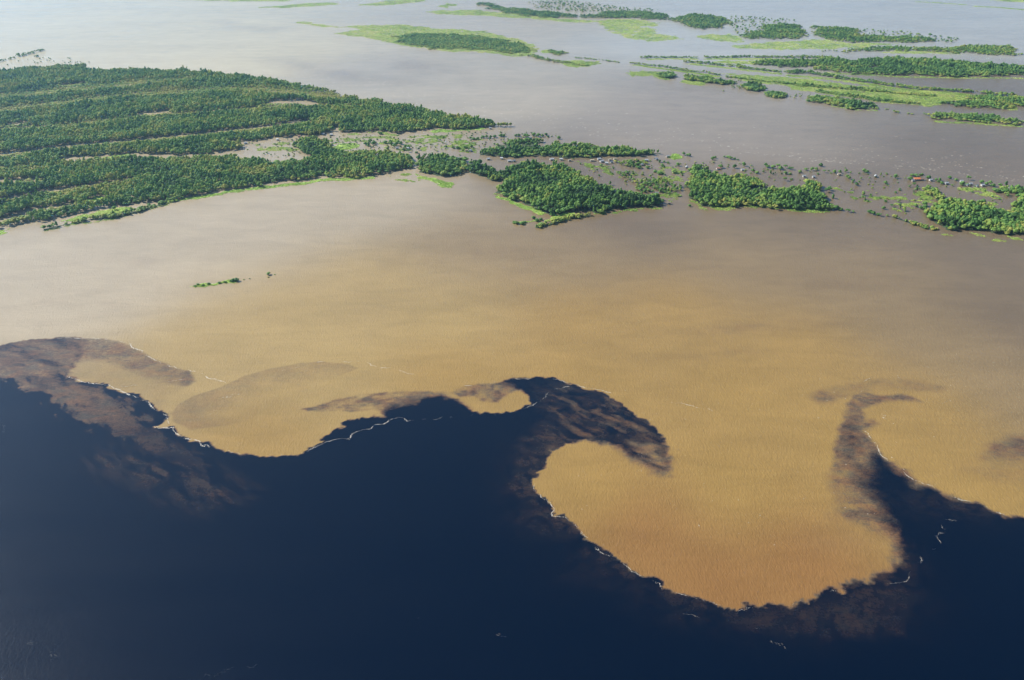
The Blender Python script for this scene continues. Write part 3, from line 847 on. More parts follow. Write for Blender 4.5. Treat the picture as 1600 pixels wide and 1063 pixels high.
wood('far_wood', 'distant square-topped wood right of the flooded clearing', [(1196, 41), (1220, 38), (1252, 41), (1258, 49), (1257, 58), (1220, 61), (1160, 61), (1157, 56), (1195, 51)], 59, 11, 5.8, 13, .42, .12)
wood('far_wood', 'long distant wood right of the narrow bright creek', [(1266, 42), (1290, 43), (1340, 48), (1345, 56), (1400, 58), (1460, 62), (1464, 65), (1400, 66), (1340, 67), (1290, 62), (1272, 56)], 60, 11, 5.6, 12, .46, .13)
wood('far_wood', 'hazy wood below the distant meadow at upper right', [(1280, 81), (1340, 77), (1400, 74), (1480, 75), (1530, 71), (1590, 78), (1602, 86), (1560, 85), (1480, 82), (1400, 79), (1330, 81)], 61, 10.5, 5.4, 11, .46, .12)
SP_K = (.25, .2, .2, .05, 0, .25, .05)
wood('flooded_trees', 'sparse drowned trees behind the pale distant wood', [(832, 4), (880, 1), (960, 10), (1030, 14), (1030, 19), (960, 18), (905, 22), (870, 18), (835, 12)], 62, 27, 6, 9, .42, .1, kinds=SP_K, floor=False, dens=.35)
wood('flooded_trees', 'sparse drowned trees in the flooded clearing at upper right', [(1142, 26), (1180, 28), (1225, 30), (1250, 34), (1196, 38), (1192, 50), (1150, 54), (1141, 44)], 63, 30, 6, 9, .42, .1, kinds=SP_K, floor=False, dens=.38)
wood('flooded_trees', 'fringe of drowned trees along the distant upper right shore', [(1335, 45), (1400, 50), (1480, 58), (1500, 64), (1480, 69), (1465, 64), (1400, 56), (1345, 52)], 64, 25, 6, 9, .42, .1, kinds=SP_K, floor=False, dens=.4)
wood('flooded_trees', 'low row of drowned trees at the left edge above the forest', None, 65, 8, 4.2, 9, .36, .08, raw=band([(-30, 101), (0, 97), (12, 94), (24, 91)], 12, 6), kinds=SP_K, floor=False, dens=.2)
wood('flooded_trees', 'slanting row of drowned trees beside the left edge', None, 66, 8, 4.2, 9, .36, .08, raw=band([(27, 89), (40, 86), (55, 82), (70, 79)], 10, 8), kinds=SP_K, floor=False, dens=.25)
wood('flooded_trees', 'tiny scattered treetops in pale water above the left forest', [(-10, 100), (60, 92), (100, 90), (130, 96), (150, 99), (100, 100), (60, 101), (0, 104)], 67, 30, 3.6, 6, .36, .08, kinds=SP_K, floor=False, dens=.45)
wood('flooded_trees', 'specks of drowned bushes left of the leaf-shaped grove', [(1234, 150), (1250, 146), (1272, 150), (1275, 157), (1240, 158)], 68, 20, 3.4, 6, .4, .1, kinds=SP_K, floor=False, dens=.4)
wood('flooded_trees', 'bare drowned trees in front of the double tree rows', [(1134, 128), (1158, 126), (1165, 140), (1130, 143)], 69, 16, 3.2, 8, .4, .1, kinds=SP_K, floor=False, dens=.42)

# ------------------------------------------------------------------ floating meadows
meadow_n = 0
FAR_MEADOWS = set(range(201, 220)) | {243, 244, 245}


def meadow(label, px, seed, s=5.0, tint=.45, tvar=.12, raw=None, dens=0.0, base=True, cut=()):
    far = seed in FAR_MEADOWS
    if far: base, dens, s, tvar = False, max(dens, .25), s * .8, .18
    V = fractal(GP(px) if raw is None else raw, seed, 8, .2)
    P, r = jitter_grid(V, s, seed)
    k = np.ones(len(P), bool)
    for c in cut: k &= ~inside(P, c)
    if dens: k &= fbm(P[:, 0] / 22, P[:, 1] / 22, seed, 3) > dens
    P = P[k]; n = len(P)
    tn = np.clip(tint + tvar * r.normal(0, 1, n) + .9 * (fbm(P[:, 0] / 60, P[:, 1] / 60, seed + 1, 4) - .5), 0, 1)
    sz = np.stack([s * r.uniform(.6, 1.15, n), s * r.uniform(.6, 1.15, n), r.uniform(.7, 1.7, n)], -1)
    turn = np.zeros((n, 3)); turn[:, 2] = r.uniform(0, 6.28, n)
    o = grow('floating_meadow', np.c_[P, np.full(n, .3)], sz, turn, r.integers(0, 3, n), tn, G_GRASS, sheet(V, .34) if base else None, M_MEADOW if base else None)
    tag(o, label, 'meadow', kind='stuff')
    global meadow_n; meadow_n += n
    return o


meadow('bright yellow-green meadow round the olive wood at top centre', [(463, 36), (475, 33.5), (500, 38), (540, 42), (590, 40), (620, 38.5), (660, 42), (720, 46), (760, 50), (785, 57), (815, 63), (835, 70), (841, 81), (825, 87), (805, 89), (785, 86), (760, 82),
       (740, 80), (700, 80), (670, 77.5), (640, 73), (610, 67), (580, 61), (545, 54.5), (523, 52.5), (545, 49), (575, 48), (560, 45), (500, 41)], 201, 12, .62)
meadow('grassy patch at the tail of the top centre island', [(874, 99), (885, 95), (905, 94), (936, 96), (938, 100), (920, 104), (905, 106), (885, 103)], 202, 8, .5)
meadow('thin pale grass strip in front of the tufted islet', [(846, 81), (855, 78), (866, 79), (866, 83), (852, 83)], 203, 8, .55)
meadow('wide pale meadow at the top right of centre', [(935, 33), (960, 30), (1000, 31), (1030, 36), (1022, 41), (1000, 43), (1025, 46), (1020, 52), (1045, 56), (1068, 61), (1040, 64), (990, 62), (970, 56), (950, 48), (938, 40)], 204, 15, .62)
meadow('pale grass flat under the distant rounded wood', [(1085, 57), (1110, 53), (1140, 53), (1162, 60), (1155, 67), (1125, 64), (1100, 61)], 205, 14, .5)
meadow('long pale meadow under the distant square-topped wood', [(1140, 73), (1170, 70), (1200, 66), (1260, 64), (1300, 64), (1340, 68), (1400, 68), (1360, 73), (1290, 77), (1240, 78), (1190, 77)], 206, 14, .58)
meadow('narrow grass strip under the hazy upper right wood', [(1370, 82), (1400, 79.5), (1480, 81), (1500, 84), (1440, 84)], 207, 12, .6)
meadow('slender grass spit along the top centre channel', [(668, 19), (690, 16), (740, 16), (790, 20), (860, 27), (960, 34), (900, 35.5), (830, 30), (760, 25), (720, 24), (680, 22)], 208, 15, .52)
meadow('faint grass bank on the top edge left of centre', [(560, 8), (600, 2), (660, -2), (664, 2), (630, 6), (590, 9)], 209, 16, .45)
meadow('faint lens of grass near the top edge', [(400, 12), (440, 9), (480, 5), (515, 4), (530, 7), (490, 10), (440, 13)], 210, 16, .45)
meadow('sliver of grass on the very top edge', [(280, 0), (340, -4), (430, -6), (470, -1), (440, 3), (360, 2)], 211, 18, .42)
meadow('faint grass islet under the drowned trees at top', [(684, 10), (700, 5), (712, 8), (700, 13)], 212, 14, .4)
meadow('grass bank between tree rows near the far right channel', [(1112, 98), (1130, 95), (1175, 94.5), (1200, 98), (1180, 101), (1150, 100)], 213, 9, .5)
meadow('long bright grass bank under the double tree rows', [(1122, 115), (1180, 118), (1280, 127), (1340, 135), (1410, 141), (1500, 147), (1515, 156), (1475, 162), (1440, 166), (1380, 161), (1320, 151), (1270, 143), (1200, 132), (1140, 122)], 214, 8, .55)
meadow('grass lining the slanting far tree line', None, 215, 7, .5, raw=band([(1004, 104), (1050, 110), (1090, 115), (1120, 120)], 6, 10))
meadow('ragged grass raft left of the small lagoon clumps', [(982, 117), (984, 111), (1005, 110), (1026, 112), (1040, 118), (1046, 125), (1030, 124), (1022, 118), (1000, 119)], 216, 7, .48)
meadow('grass apron below the first lagoon clump', [(1063, 129), (1075, 124), (1090, 127), (1102, 131), (1096, 134), (1075, 132)], 217, 6, .5)
meadow('grass fringe at the feet of the low grove by the right border', None, 218, 7, .5, raw=band([(1300, 166), (1340, 172), (1372, 173)], 4, 4))
meadow('bright grass tongue beside the thick right border wood', [(1543, 170), (1560, 167), (1590, 167), (1570, 171)], 219, 6, .55)
meadow('grass ribbon in front of the tip of the left forest', [(668, 206), (685, 202), (720, 203), (762, 200), (750, 204), (700, 207), (680, 208)], 220, 4.5, .42)
meadow('green reed flats in the lagoon by the bush clump', [(520, 233), (530, 225), (556, 224), (562, 230), (548, 234)], 221, 4.5, .42, dens=.3)
meadow('broken reed beds in the middle of the lagoon', [(634, 228), (642, 217), (672, 214), (704, 213), (690, 221), (668, 224), (655, 230)], 222, 4.5, .36, dens=.48, base=False)
meadow('thin reeds between the lagoon tree clumps', [(690, 232), (705, 222), (735, 219), (745, 226), (742, 240), (725, 238)], 223, 4.5, .36, dens=.45, base=False)
meadow('grassy heart of the slim middle wood', [(815, 236), (830, 231), (866, 229), (876, 233), (860, 238), (830, 239)], 224, 4.5, .42)
meadow('vivid grass lip at the lower left tip of the diamond-shaped wood', None, 225, 3.5, .5, raw=band([(772, 303), (785, 310), (800, 317), (820, 324), (838, 329), (848, 335)], 5, 9, 8))
meadow('vivid yellow-green pocket behind the tree spit', [(850, 346), (862, 340), (880, 333), (898, 333), (892, 340), (872, 346)], 226, 3.5, .72)
meadow('vivid green mats with bushes below the squarish wood', [(650, 272), (658, 275), (685, 281), (708, 287), (706, 293), (688, 292), (672, 282), (652, 277)], 227, 3.5, .48)
meadow('small green raft left of the tree spit', None, 228, 3.5, .5, raw=band([(802, 349), (822, 347), (846, 343)], 4, 3))
meadow('bright grass edge along the shore of the left forest', None, 229, 4, .5, raw=band([(250, 316), (300, 310), (350, 301), (400, 295), (440, 290), (480, 286), (502, 281), (540, 281), (585, 278)], 7, 8, 10))
meadow('yellowish grass bank behind the lower left tree strip', [(95, 346), (120, 338), (150, 331), (190, 324), (205, 324), (190, 333), (150, 340), (110, 346)], 230, 4, .66)
meadow('green grass clearing inside the lower left forest', [(128, 322), (140, 312), (155, 307), (178, 310), (172, 315), (150, 322)], 231, 4, .45)
meadow('grass edging the creeks at the far left', None, 232, 4.5, .42, raw=band([(-30, 325), (0, 320), (40, 312), (62, 306), (80, 303)], 10, 5), dens=.35)
meadow('pale grass along the lowest creek at the left border', None, 233, 4.5, .48, raw=band([(-30, 357), (0, 351), (35, 341), (70, 331), (110, 325)], 8, 5), dens=.3)
meadow('green corner of grass at the left border shoreline', [(-30, 366), (0, 361), (16, 357), (12, 364), (-30, 374)], 234, 4, .45)
meadow('grass pocket by the upper creek of the left forest', [(160, 246), (185, 243), (205, 240), (206, 246), (180, 250)], 235, 4, .5, dens=.25)
meadow('green patch behind the slim wood where the houses end', [(1042, 246), (1050, 241), (1062, 241), (1066, 246), (1052, 250)], 236, 4, .38)
meadow('scattered green mats in front of the right-hand wood', [(1465, 366), (1490, 363), (1530, 366), (1580, 370), (1600, 377), (1570, 378), (1530, 369), (1490, 369)], 237, 4, .5, dens=.56, base=False)
meadow('thin green weed on the water left of the right-hand wood', [(1430, 298), (1445, 300), (1462, 312), (1455, 318), (1440, 312)], 238, 4, .42, dens=.52, base=False)
meadow('green weed among the houses at the right border', [(1495, 297), (1520, 292), (1560, 303), (1575, 318), (1560, 330), (1545, 315), (1510, 304)], 239, 4.5, .42, dens=.53, base=False)
meadow('green weed drifting off the pale scrub', [(1030, 305), (1056, 300), (1066, 306), (1050, 316), (1036, 318)], 240, 4, .42, dens=.5, base=False)
meadow('lone grassy streak drifting in the open brown river', [(296, 448), (310, 444.5), (330, 444), (345, 441), (360, 437.5), (371, 436.5), (369, 440), (355, 443), (335, 446.5), (315, 448.5)], 241, 3.2, .52)
meadow('small weed rafts below the gap in the lagoon woods', [(608, 276), (630, 268), (648, 276), (652, 286), (630, 283)], 242, 3.5, .48, dens=.58, base=False)
meadow('far grass islet line at the top right corner', None, 243, 14, .45, raw=band([(1430, 3), (1470, 5), (1512, 8)], 12, 10))
meadow('second far grass islet line at the top right corner', None, 244, 14, .45, raw=band([(1522, 10), (1560, 12), (1620, 17)], 14, 20))
meadow('grassy rim on the far top right edge', [(1545, 1), (1580, 3), (1640, 5), (1640, -3), (1580, -3)], 245, 16, .5)

for k, (lab, q, hw) in enumerate([('pale grassy band between the two uppermost forest ridges at left', [(-40, 154), (0, 150), (120, 138), (240, 126)], 22), ('second pale grassy band across the hazy left forest', [(-40, 175), (0, 172), (130, 157), (260, 144), (400, 139)], 20),
        ('grass along the red creek crossing the left forest', [(-40, 250), (0, 245), (80, 235), (200, 224), (320, 212), (440, 198)], 12), ('grass along the creek below the middle ridge at left', [(-40, 276), (0, 272), (60, 265), (130, 255)], 14),
        ('grass bordering the short pool at the left edge', [(-30, 293), (0, 290), (60, 286), (110, 281)], 16), ('bright grass hem of the thin tree strip at lower left', [(70, 361), (115, 351), (190, 340), (240, 326), (270, 316)], 4),
        ('reedy hem on the lagoon side of the lower forest ridge', [(300, 252), (366, 251), (440, 257)], 8), ('green hem under the trees of the lagoon creek mouth', [(545, 210), (590, 207), (622, 212)], 8)]):
    meadow(lab, None, 260 + k, 5, .5, raw=band(q, hw), dens=.40, base=False)

for k, (lab, q, dn) in enumerate([('weedy shallows among the houses below the slim wood', [(900, 252), (950, 258), (1000, 268), (1020, 284), (980, 280), (930, 266)], .58), ('weedy shallows between the flats and the bright green wood', [(1030, 262), (1068, 262), (1072, 282), (1050, 290), (1025, 280)], .52),
        ('weedy shallows in the flooded gap at right', [(1300, 290), (1380, 300), (1440, 312), (1440, 334), (1380, 326), (1310, 312)], .60), ('green shallows along the lagoon above the lower ridge', [(390, 226), (450, 222), (520, 218), (600, 214), (600, 222), (520, 226), (450, 238), (400, 236)], .55),
        ('green shallows right of the round lagoon clump', [(590, 214), (660, 212), (720, 210), (760, 220), (720, 232), (640, 236), (600, 230)], .56), ('lime hem along the foot of the bright green wood', [(1076, 306), (1094, 325), (1180, 326), (1300, 332), (1300, 328), (1180, 322), (1094, 320)], .40),
        ('lime hem along the right end of the diamond-shaped wood', [(930, 336), (980, 329), (1034, 327), (1034, 324), (980, 326), (930, 332)], .36)]):
    meadow(lab, q, 280 + k, 4.2, .45, dens=dn, base=False)
for k, (lab, q, hw) in enumerate([('grass hem under the thin straight topmost tree row', [(1010, 93), (1050, 92), (1090, 93)], 14), ('grass hem under the long thin row above the broad wood', [(1100, 92.5), (1200, 92.5), (1300, 94)], 16),
        ('grass hem under the slanting row below the topmost row', [(1075, 99.5), (1130, 105.5), (1222, 116)], 14), ('grass hem under the tree row by the grey lagoon', [(1230, 118), (1300, 124), (1392, 138), (1470, 145), (1600, 158)], 18),
        ('grass hem under the long tree line from the far channel', [(990, 101.5), (1050, 109.5), (1125, 120.5)], 12), ('grass hem in front of the broad dark wood', [(1290, 114), (1400, 120), (1480, 122), (1600, 123)], 10),
        ('grass hem in front of the low grove at the right border', [(1460, 190), (1520, 193), (1600, 198)], 9)]):
    meadow(lab, None, 290 + k, 7, .5, raw=band(q, hw), dens=.28, base=False)
wood('drowned_bushes', 'tiny bushes dotted over the flooded strip at centre right', [(905, 256), (1000, 256), (1075, 250), (1200, 262), (1300, 262), (1420, 275), (1560, 288), (1575, 315), (1450, 316), (1440, 340), (1330, 322), (1290, 282), (1200, 285), (1110, 262), (1070, 284), (1060, 310), (1010, 300), (950, 285)], 70, 19, 2.6, 4.5, .5, .16,
     kinds=(.15, .1, .1, .1, 0, .15, .4), floor=False, dens=.5)
wood('drowned_bushes', 'tiny bushes dotted over the lagoon beside the left forest', [(385, 224), (450, 219), (530, 212), (620, 212), (700, 208), (790, 206), (870, 212), (850, 222), (760, 228), (740, 242), (650, 238), (560, 236), (520, 228), (460, 246), (400, 246)], 71, 17, 2.8, 5, .46, .16,
     kinds=(.2, .15, .1, .1, 0, .1, .35), floor=False, dens=.48)

# ------------------------------------------------------------------ single trees
ORD = lambda n: '%d%s' % (n, 'th' if 10 <= n % 100 <= 20 else {1: 'st', 2: 'nd', 3: 'rd'}.get(n % 10, 'th'))


def tree(P, size, rz, kd, tint, label, group, name='tree', cat='tree', z=0.0):
    e = bpy.data.objects.new(name, None); e.empty_display_size = .5
    link(e); e.location = (float(P[0]), float(P[1]), z); e.rotation_euler = (0, 0, float(rz)); e.scale = tuple(float(q) for q in size)
    t = link(bpy.data.objects.new('trunk', TRUNKS[kd]), e)
    c = link(bpy.data.objects.new('crown', CROWNS[kd]), e); c['tint'] = float(tint)
    return tag(e, label, cat, group)


FRONT = {'diamond': ('tree on the front shore of the diamond-shaped wood, %s from its left tip', 'trees on the front edge of the diamond-shaped wood'),
         'square': ('tree on the front shore of the squarish wood, %s from the left', 'trees on the front edge of the squarish wood'),
         'middle': ('tree on the front shore of the bright green wood, %s from the left', 'trees on the front edge of the bright green wood'),
         'right': ('tree on the front shore of the right-hand wood, %s from the left', 'trees on the front edge of the right-hand wood')}
for P, s_, rz, kd, tn, grp, j in tree_pool:
    tree(P, (s_[0], s_[1], s_[2] * 1.05), rz, kd, tn, FRONT[grp][0] % ORD(j + 1), FRONT[grp][1], z=-.3 * s_[2])

# (group, phrase, [(px, py, radius m, height m, tint)])
LONE = [
    ('lone trees in the flooded gap', 'tree standing in brown flood water between the two right-hand woods', [
        (1293, 300, 5.2, 11, .34), (1296, 297, 5, 11, .30), (1300, 309, 4.6, 10, .26), (1311, 271, 3.6, 9, .44), (1323, 269, 3.4, 9, .5), (1326, 276, 3.4, 8, .5), (1330, 281, 3.4, 9, .55), (1333, 285, 3.2, 8, .5), (1338, 290, 4.4, 9, .22),
        (1348, 269, 5, 9, .5), (1356, 269, 4.6, 8, .34), (1350, 306, 3.2, 12, .66), (1349, 311, 4.6, 10, .5), (1358, 306, 3, 6, .4), (1357, 316, 3.2, 5, .5), (1383, 287, 4.4, 8, .45), (1399, 279, 4.2, 12, .32), (1400, 302, 2.8, 5, .4), (1406, 299, 2.8, 5, .42),
        (1384, 315, 3.4, 6, .4), (1380, 328, 3.8, 8, .5), (1394, 323, 4, 7, .4), (1406, 323, 3.8, 7, .42), (1411, 329, 3.4, 10, .75), (1417, 331, 3.4, 7, .7), (1432, 325, 4, 8, .5), (1438, 327, 4, 8, .46), (1425, 291, 3.6, 9, .4), (1432, 296, 3.2, 8, .45), (1302, 271, 4, 8, .5)]),
    ('bush clumps at the end of the middle wood', 'dark bush at the waterline right of the bright green wood', [
        (1302, 327, 4, 8, .42), (1310, 328, 4, 7, .45), (1317, 329, 3.8, 7, .42), (1327, 331, 4.6, 7, .34), (1333, 332, 3.6, 5, .4), (1357, 333, 4.6, 8, .3), (1364, 335, 4.6, 8, .32), (1371, 336, 3.8, 6, .36), (1378, 337, 4, 7, .34)]),
    ('trees left of the right-hand wood', 'tree tight against the left side of the right-hand wood', [
        (1447, 322, 5, 12, .5), (1450, 328, 5, 12, .46), (1447, 333, 4.6, 10, .52), (1453, 334, 4.6, 11, .4), (1455, 344, 5, 9, .72)]),
    ('trees by the orange-roofed house', 'tree beside the orange-roofed house', [
        (1422, 281, 4.8, 9, .5), (1424, 275, 4, 7, .46), (1430, 275, 4.4, 7, .42), (1437, 275, 3.6, 6, .44), (1441, 274, 3.4, 6, .4), (1449, 280, 4.6, 10, .26), (1452, 280, 3.8, 8, .3)]),
    ('trees among the right-hand houses', 'tree among the small white houses near the right border', [
        (1460, 283, 3, 7, .45), (1464, 284, 3, 6, .45), (1470, 282, 3, 9, .4), (1474, 288, 4, 7, .44), (1481, 280, 4.2, 8, .3), (1496, 283, 4.4, 7, .46), (1500, 288, 5, 8, .5), (1505, 290, 5, 9, .42), (1510, 291, 4.6, 7, .45), (1512, 282, 4.6, 11, .55),
        (1533, 288, 4.2, 9, .4), (1540, 289, 4.4, 10, .38), (1546, 287, 4.4, 9, .44), (1551, 292, 4.8, 8, .4), (1556, 300, 5.4, 9, .42), (1562, 291, 4, 8, .4), (1570, 290, 5, 11, .3), (1584, 300, 5, 10, .42), (1590, 296, 5.4, 13, .44)]),
    ('trees behind the bright green wood', 'tree in open water behind the bright green wood', [
        (1112, 249, 4.2, 10, .36), (1117, 247, 3.4, 7, .42), (1126, 262, 5.4, 10, .42), (1147, 263, 5, 10, .28), (1160, 260, 4.2, 12, .34), (1174, 269, 4, 9, .4), (1183, 271, 4.8, 8, .55), (1200, 271, 3.6, 9, .44), (1226, 273, 3.8, 8, .4), (1226, 282, 4.6, 10, .45),
        (1234, 272, 4, 6, .5), (1238, 281, 3, 5, .42), (1252, 270, 4, 8, .6), (1260, 266, 4.4, 7, .55), (1267, 267, 4, 10, .5), (1276, 266, 4.4, 7, .4), (1279, 273, 3, 5, .45), (1287, 271, 3.6, 8, .5), (1283, 259, 4.4, 10, .3)]),
    ('trees of the long islet behind the middle wood', 'tree on the long dark islet behind the bright green wood', [
        (1195, 261, 4.4, 11, .3), (1201, 262, 4.4, 8, .4), (1207, 263, 5, 10, .42), (1213, 263, 5.4, 11, .5), (1219, 264, 5.4, 11, .46), (1225, 264, 5, 9, .36), (1231, 265, 4.6, 8, .34), (1238, 265, 4, 7, .32)]),
    ('trees of the low islet in midstream', 'tree on the low bushy islet near midstream', [
        (1130, 247, 3.4, 5, .42), (1137, 248, 4.2, 7, .5), (1142, 249, 4.8, 8, .48), (1147, 250, 4.4, 6, .42), (1152, 250, 3.4, 4, .4)]),
    ('trees near the green patch by the houses', 'tree near the vivid green patch behind the slim wood', [
        (1068, 243, 4.4, 9, .36), (1073, 243, 4, 7, .4), (1079, 243, 4, 9, .42), (1046, 246, 4, 6, .4), (1038, 254, 4, 5, .42), (1045, 254, 3.8, 5, .42)]),
    ('bushes on the flats', 'rounded bush on the flats left of the bright green wood', [
        (1059, 259, 4.4, 10, .5), (1034, 260, 4.6, 7, .34), (1050, 270, 7, 9, .62), (1028, 272, 7, 7, .46), (1022, 270, 5, 6, .46), (1033, 272, 5, 6, .44), (1028, 254, 4.6, 7, .3), (1003, 263, 5, 8, .34), (1012, 263, 4.6, 7, .36), (1063, 271, 3, 7, .44), (1067, 274, 3, 5, .44), (1060, 306, 4, 7, .45), (1076, 323, 3.6, 6, .5)]),
    ('saplings in the bay behind the diamond-shaped wood', 'small treetop in the brown bay behind the diamond-shaped wood', [
        (938, 261, 3.6, 8, .5), (907, 256, 2.4, 5, .42), (931, 267, 2.2, 6, .42), (936, 275, 3, 6, .55), (957, 274, 3, 5, .45), (953, 290, 2.6, 12, .45), (961, 264, 3, 5, .45), (898, 249, 2.6, 4, .5), (876, 247, 2.8, 6, .4)]),
    ('clump of trees in the lagoon', 'tree of the round lagoon clump near the creek mouth', [
        (570, 226, 5, 10, .48), (576, 228, 5.4, 12, .45), (581, 227, 5.4, 12, .5), (586, 225, 5, 10, .45), (579, 222, 5, 12, .42)]),
    ('long clump of trees in the lagoon', 'tree of the dark lozenge clump in the middle of the lagoon', [
        (604, 226, 5.4, 10, .44), (610, 228, 5.4, 11, .46), (616, 229, 5.4, 11, .4), (622, 227, 5.4, 12, .36), (628, 226, 5.4, 10, .4), (612, 224, 5, 11, .38), (620, 223, 5, 11, .4)]),
    ('trees around the lagoon houses', 'tree by the lagoon just above the squarish wood', [
        (606, 235, 5, 10, .22), (634, 231, 5, 10, .34), (640, 232, 5, 10, .34), (597, 210, 5, 8, .3), (592, 209, 4, 7, .4), (632, 237, 4.4, 8, .36), (640, 238, 4.4, 8, .36), (646, 240, 4, 6, .4), (643, 250, 5, 11, .44), (646, 255, 4.6, 9, .48), (628, 264, 4, 7, .45), (606, 271, 5, 9, .42)]),
    ('trees of the upper lagoon rows', 'tree of the thin rows left of the slim middle wood', [
        (701, 231, 4, 7, .34), (708, 232, 4.4, 8, .4), (715, 233, 5, 9, .44), (722, 233, 5, 9, .44), (729, 233, 5, 9, .42), (735, 230, 4.4, 8, .5), (732, 217, 4.4, 7, .36), (739, 218, 5, 8, .34), (746, 218, 5, 8, .34), (753, 217, 5, 8, .32), (760, 217, 5, 9, .32), (767, 216, 5, 9, .34), (774, 215, 5, 9, .32), (780, 214, 5, 9, .32), (786, 213, 5, 8, .34),
        (803, 214, 4.4, 8, .3), (812, 214, 5, 10, .34), (819, 214, 5.2, 11, .32), (826, 214, 5.2, 11, .34), (833, 213, 5.2, 11, .36), (840, 214, 5.2, 11, .34), (846, 213, 4.6, 9, .36), (852, 211, 4.4, 8, .34), (857, 214, 4, 6, .36), (872, 217, 4.4, 10, .6)]),
    ('bushes of the raft by the spit', 'bush on the green raft left of the tree spit', [
        (803, 349, 4, 6, .5), (809, 350, 4.4, 7, .45), (815, 350, 4.6, 7, .4), (821, 348, 4, 5, .44), (830, 343, 4, 7, .42), (837, 344, 4.4, 7, .38), (844, 344, 4.2, 6, .38)]),
    ('bushes on the drifting grass streak', 'bush on the lone grassy streak adrift in the open river', [
        (302, 447, 2.6, 3, .5), (309, 446, 2.6, 3.5, .36), (319, 447, 2.8, 4, .4), (327, 446, 3, 4.5, .45), (343, 443, 2.8, 4, .45), (353, 442, 3, 4, .4), (361, 440, 3.4, 5, .3), (365, 439, 4, 6.5, .26), (369, 439, 4, 6.5, .24)]),
    ('bushes adrift right of the grass streak', 'small bush adrift to the right of the lone grassy streak', [(417, 430, 4, 5.5, .45), (382, 438, 1.5, 1.4, .55), (391, 436, 1.5, 1.6, .2), (419, 434, 1.6, 1.6, .2), (428, 430, 1.6, 1.4, .4)]),
]
rt = random.Random(99)
for grp, phrase, items in LONE:
    items = sorted(items)
    for j, (px, py, rad, h, tn) in enumerate(items):
        low = h < 6.2
        kd = rt.choice([6, 7]) if low else rt.choice([0, 1, 2, 0, 1, 2, 4, 3])
        hz_ = h / (1.15 if low else 1.85)
        cat = 'bush' if 'bush' in phrase else 'tree'
        rad *= 1.28
        tree(G(px + rt.gauss(0, 1.7), py + rt.gauss(0, .7)), (rad, rad * rt.uniform(.9, 1.1), hz_), rt.uniform(0, 6.28), kd, tn, '%s, %s from left' % (phrase, ORD(j + 1)), grp, name=cat, cat=cat, z=0 if low else -.65 * hz_)
# clumps on the far lagoon, each a small grove
for i, (cx, cy, n_, lab) in enumerate([((1041), 119, 22, 'rounded grove at the end of the ragged grass raft'), (1079, 124, 16, 'first of four round clumps in the far lagoon, counted from the left'),
        (1103, 126, 22, 'second of four round clumps in the far lagoon, counted from the left'), (1125, 130, 18, 'third of four round clumps in the far lagoon, counted from the left'),
        (1141, 130, 15, 'fourth of four round clumps in the far lagoon, counted from the left'), (1178, 138, 30, 'big dome-shaped clump right of the four far lagoon clumps'),
        (1211, 149, 22, 'light green clump alone in the far channel')]):
    c = G(cx, cy); w = {22: 34, 16: 24, 18: 20, 15: 16, 30: 38}[n_]
    t = np.linspace(0, 2 * math.pi, 12, endpoint=False)
    ring = np.stack([c[0] + w * np.cos(t), c[1] + w * 1.5 * np.sin(t)], -1)
    wood('far_grove', lab, None, 400 + i, 8, 5.6, 13 if i < 6 else 9, .42 if i < 6 else .55, .12, raw=ring)
wood('far_grove', 'small pointed clump among drowned trees at the left edge', None, 420, 7, 4.5, 11, .34, .08, raw=np.array([[c_[0], c_[1]] for c_ in (G(54, 90), G(60, 90), G(60, 88.3), G(54, 88.3))]), floor=False)

# ------------------------------------------------------------------ houses on stilts
def box(vs, fs, x0, x1, y0, y1, z0, z1):
    k = len(vs)
    vs += [(x0, y0, z0), (x1, y0, z0), (x1, y1, z0), (x0, y1, z0), (x0, y0, z1), (x1, y0, z1), (x1, y1, z1), (x0, y1, z1)]
    fs += [(k, k + 3, k + 2, k + 1), (k + 4, k + 5, k + 6, k + 7), (k, k + 1, k + 5, k + 4), (k + 1, k + 2, k + 6, k + 5), (k + 2, k + 3, k + 7, k + 6), (k + 3, k, k + 4, k + 7)]


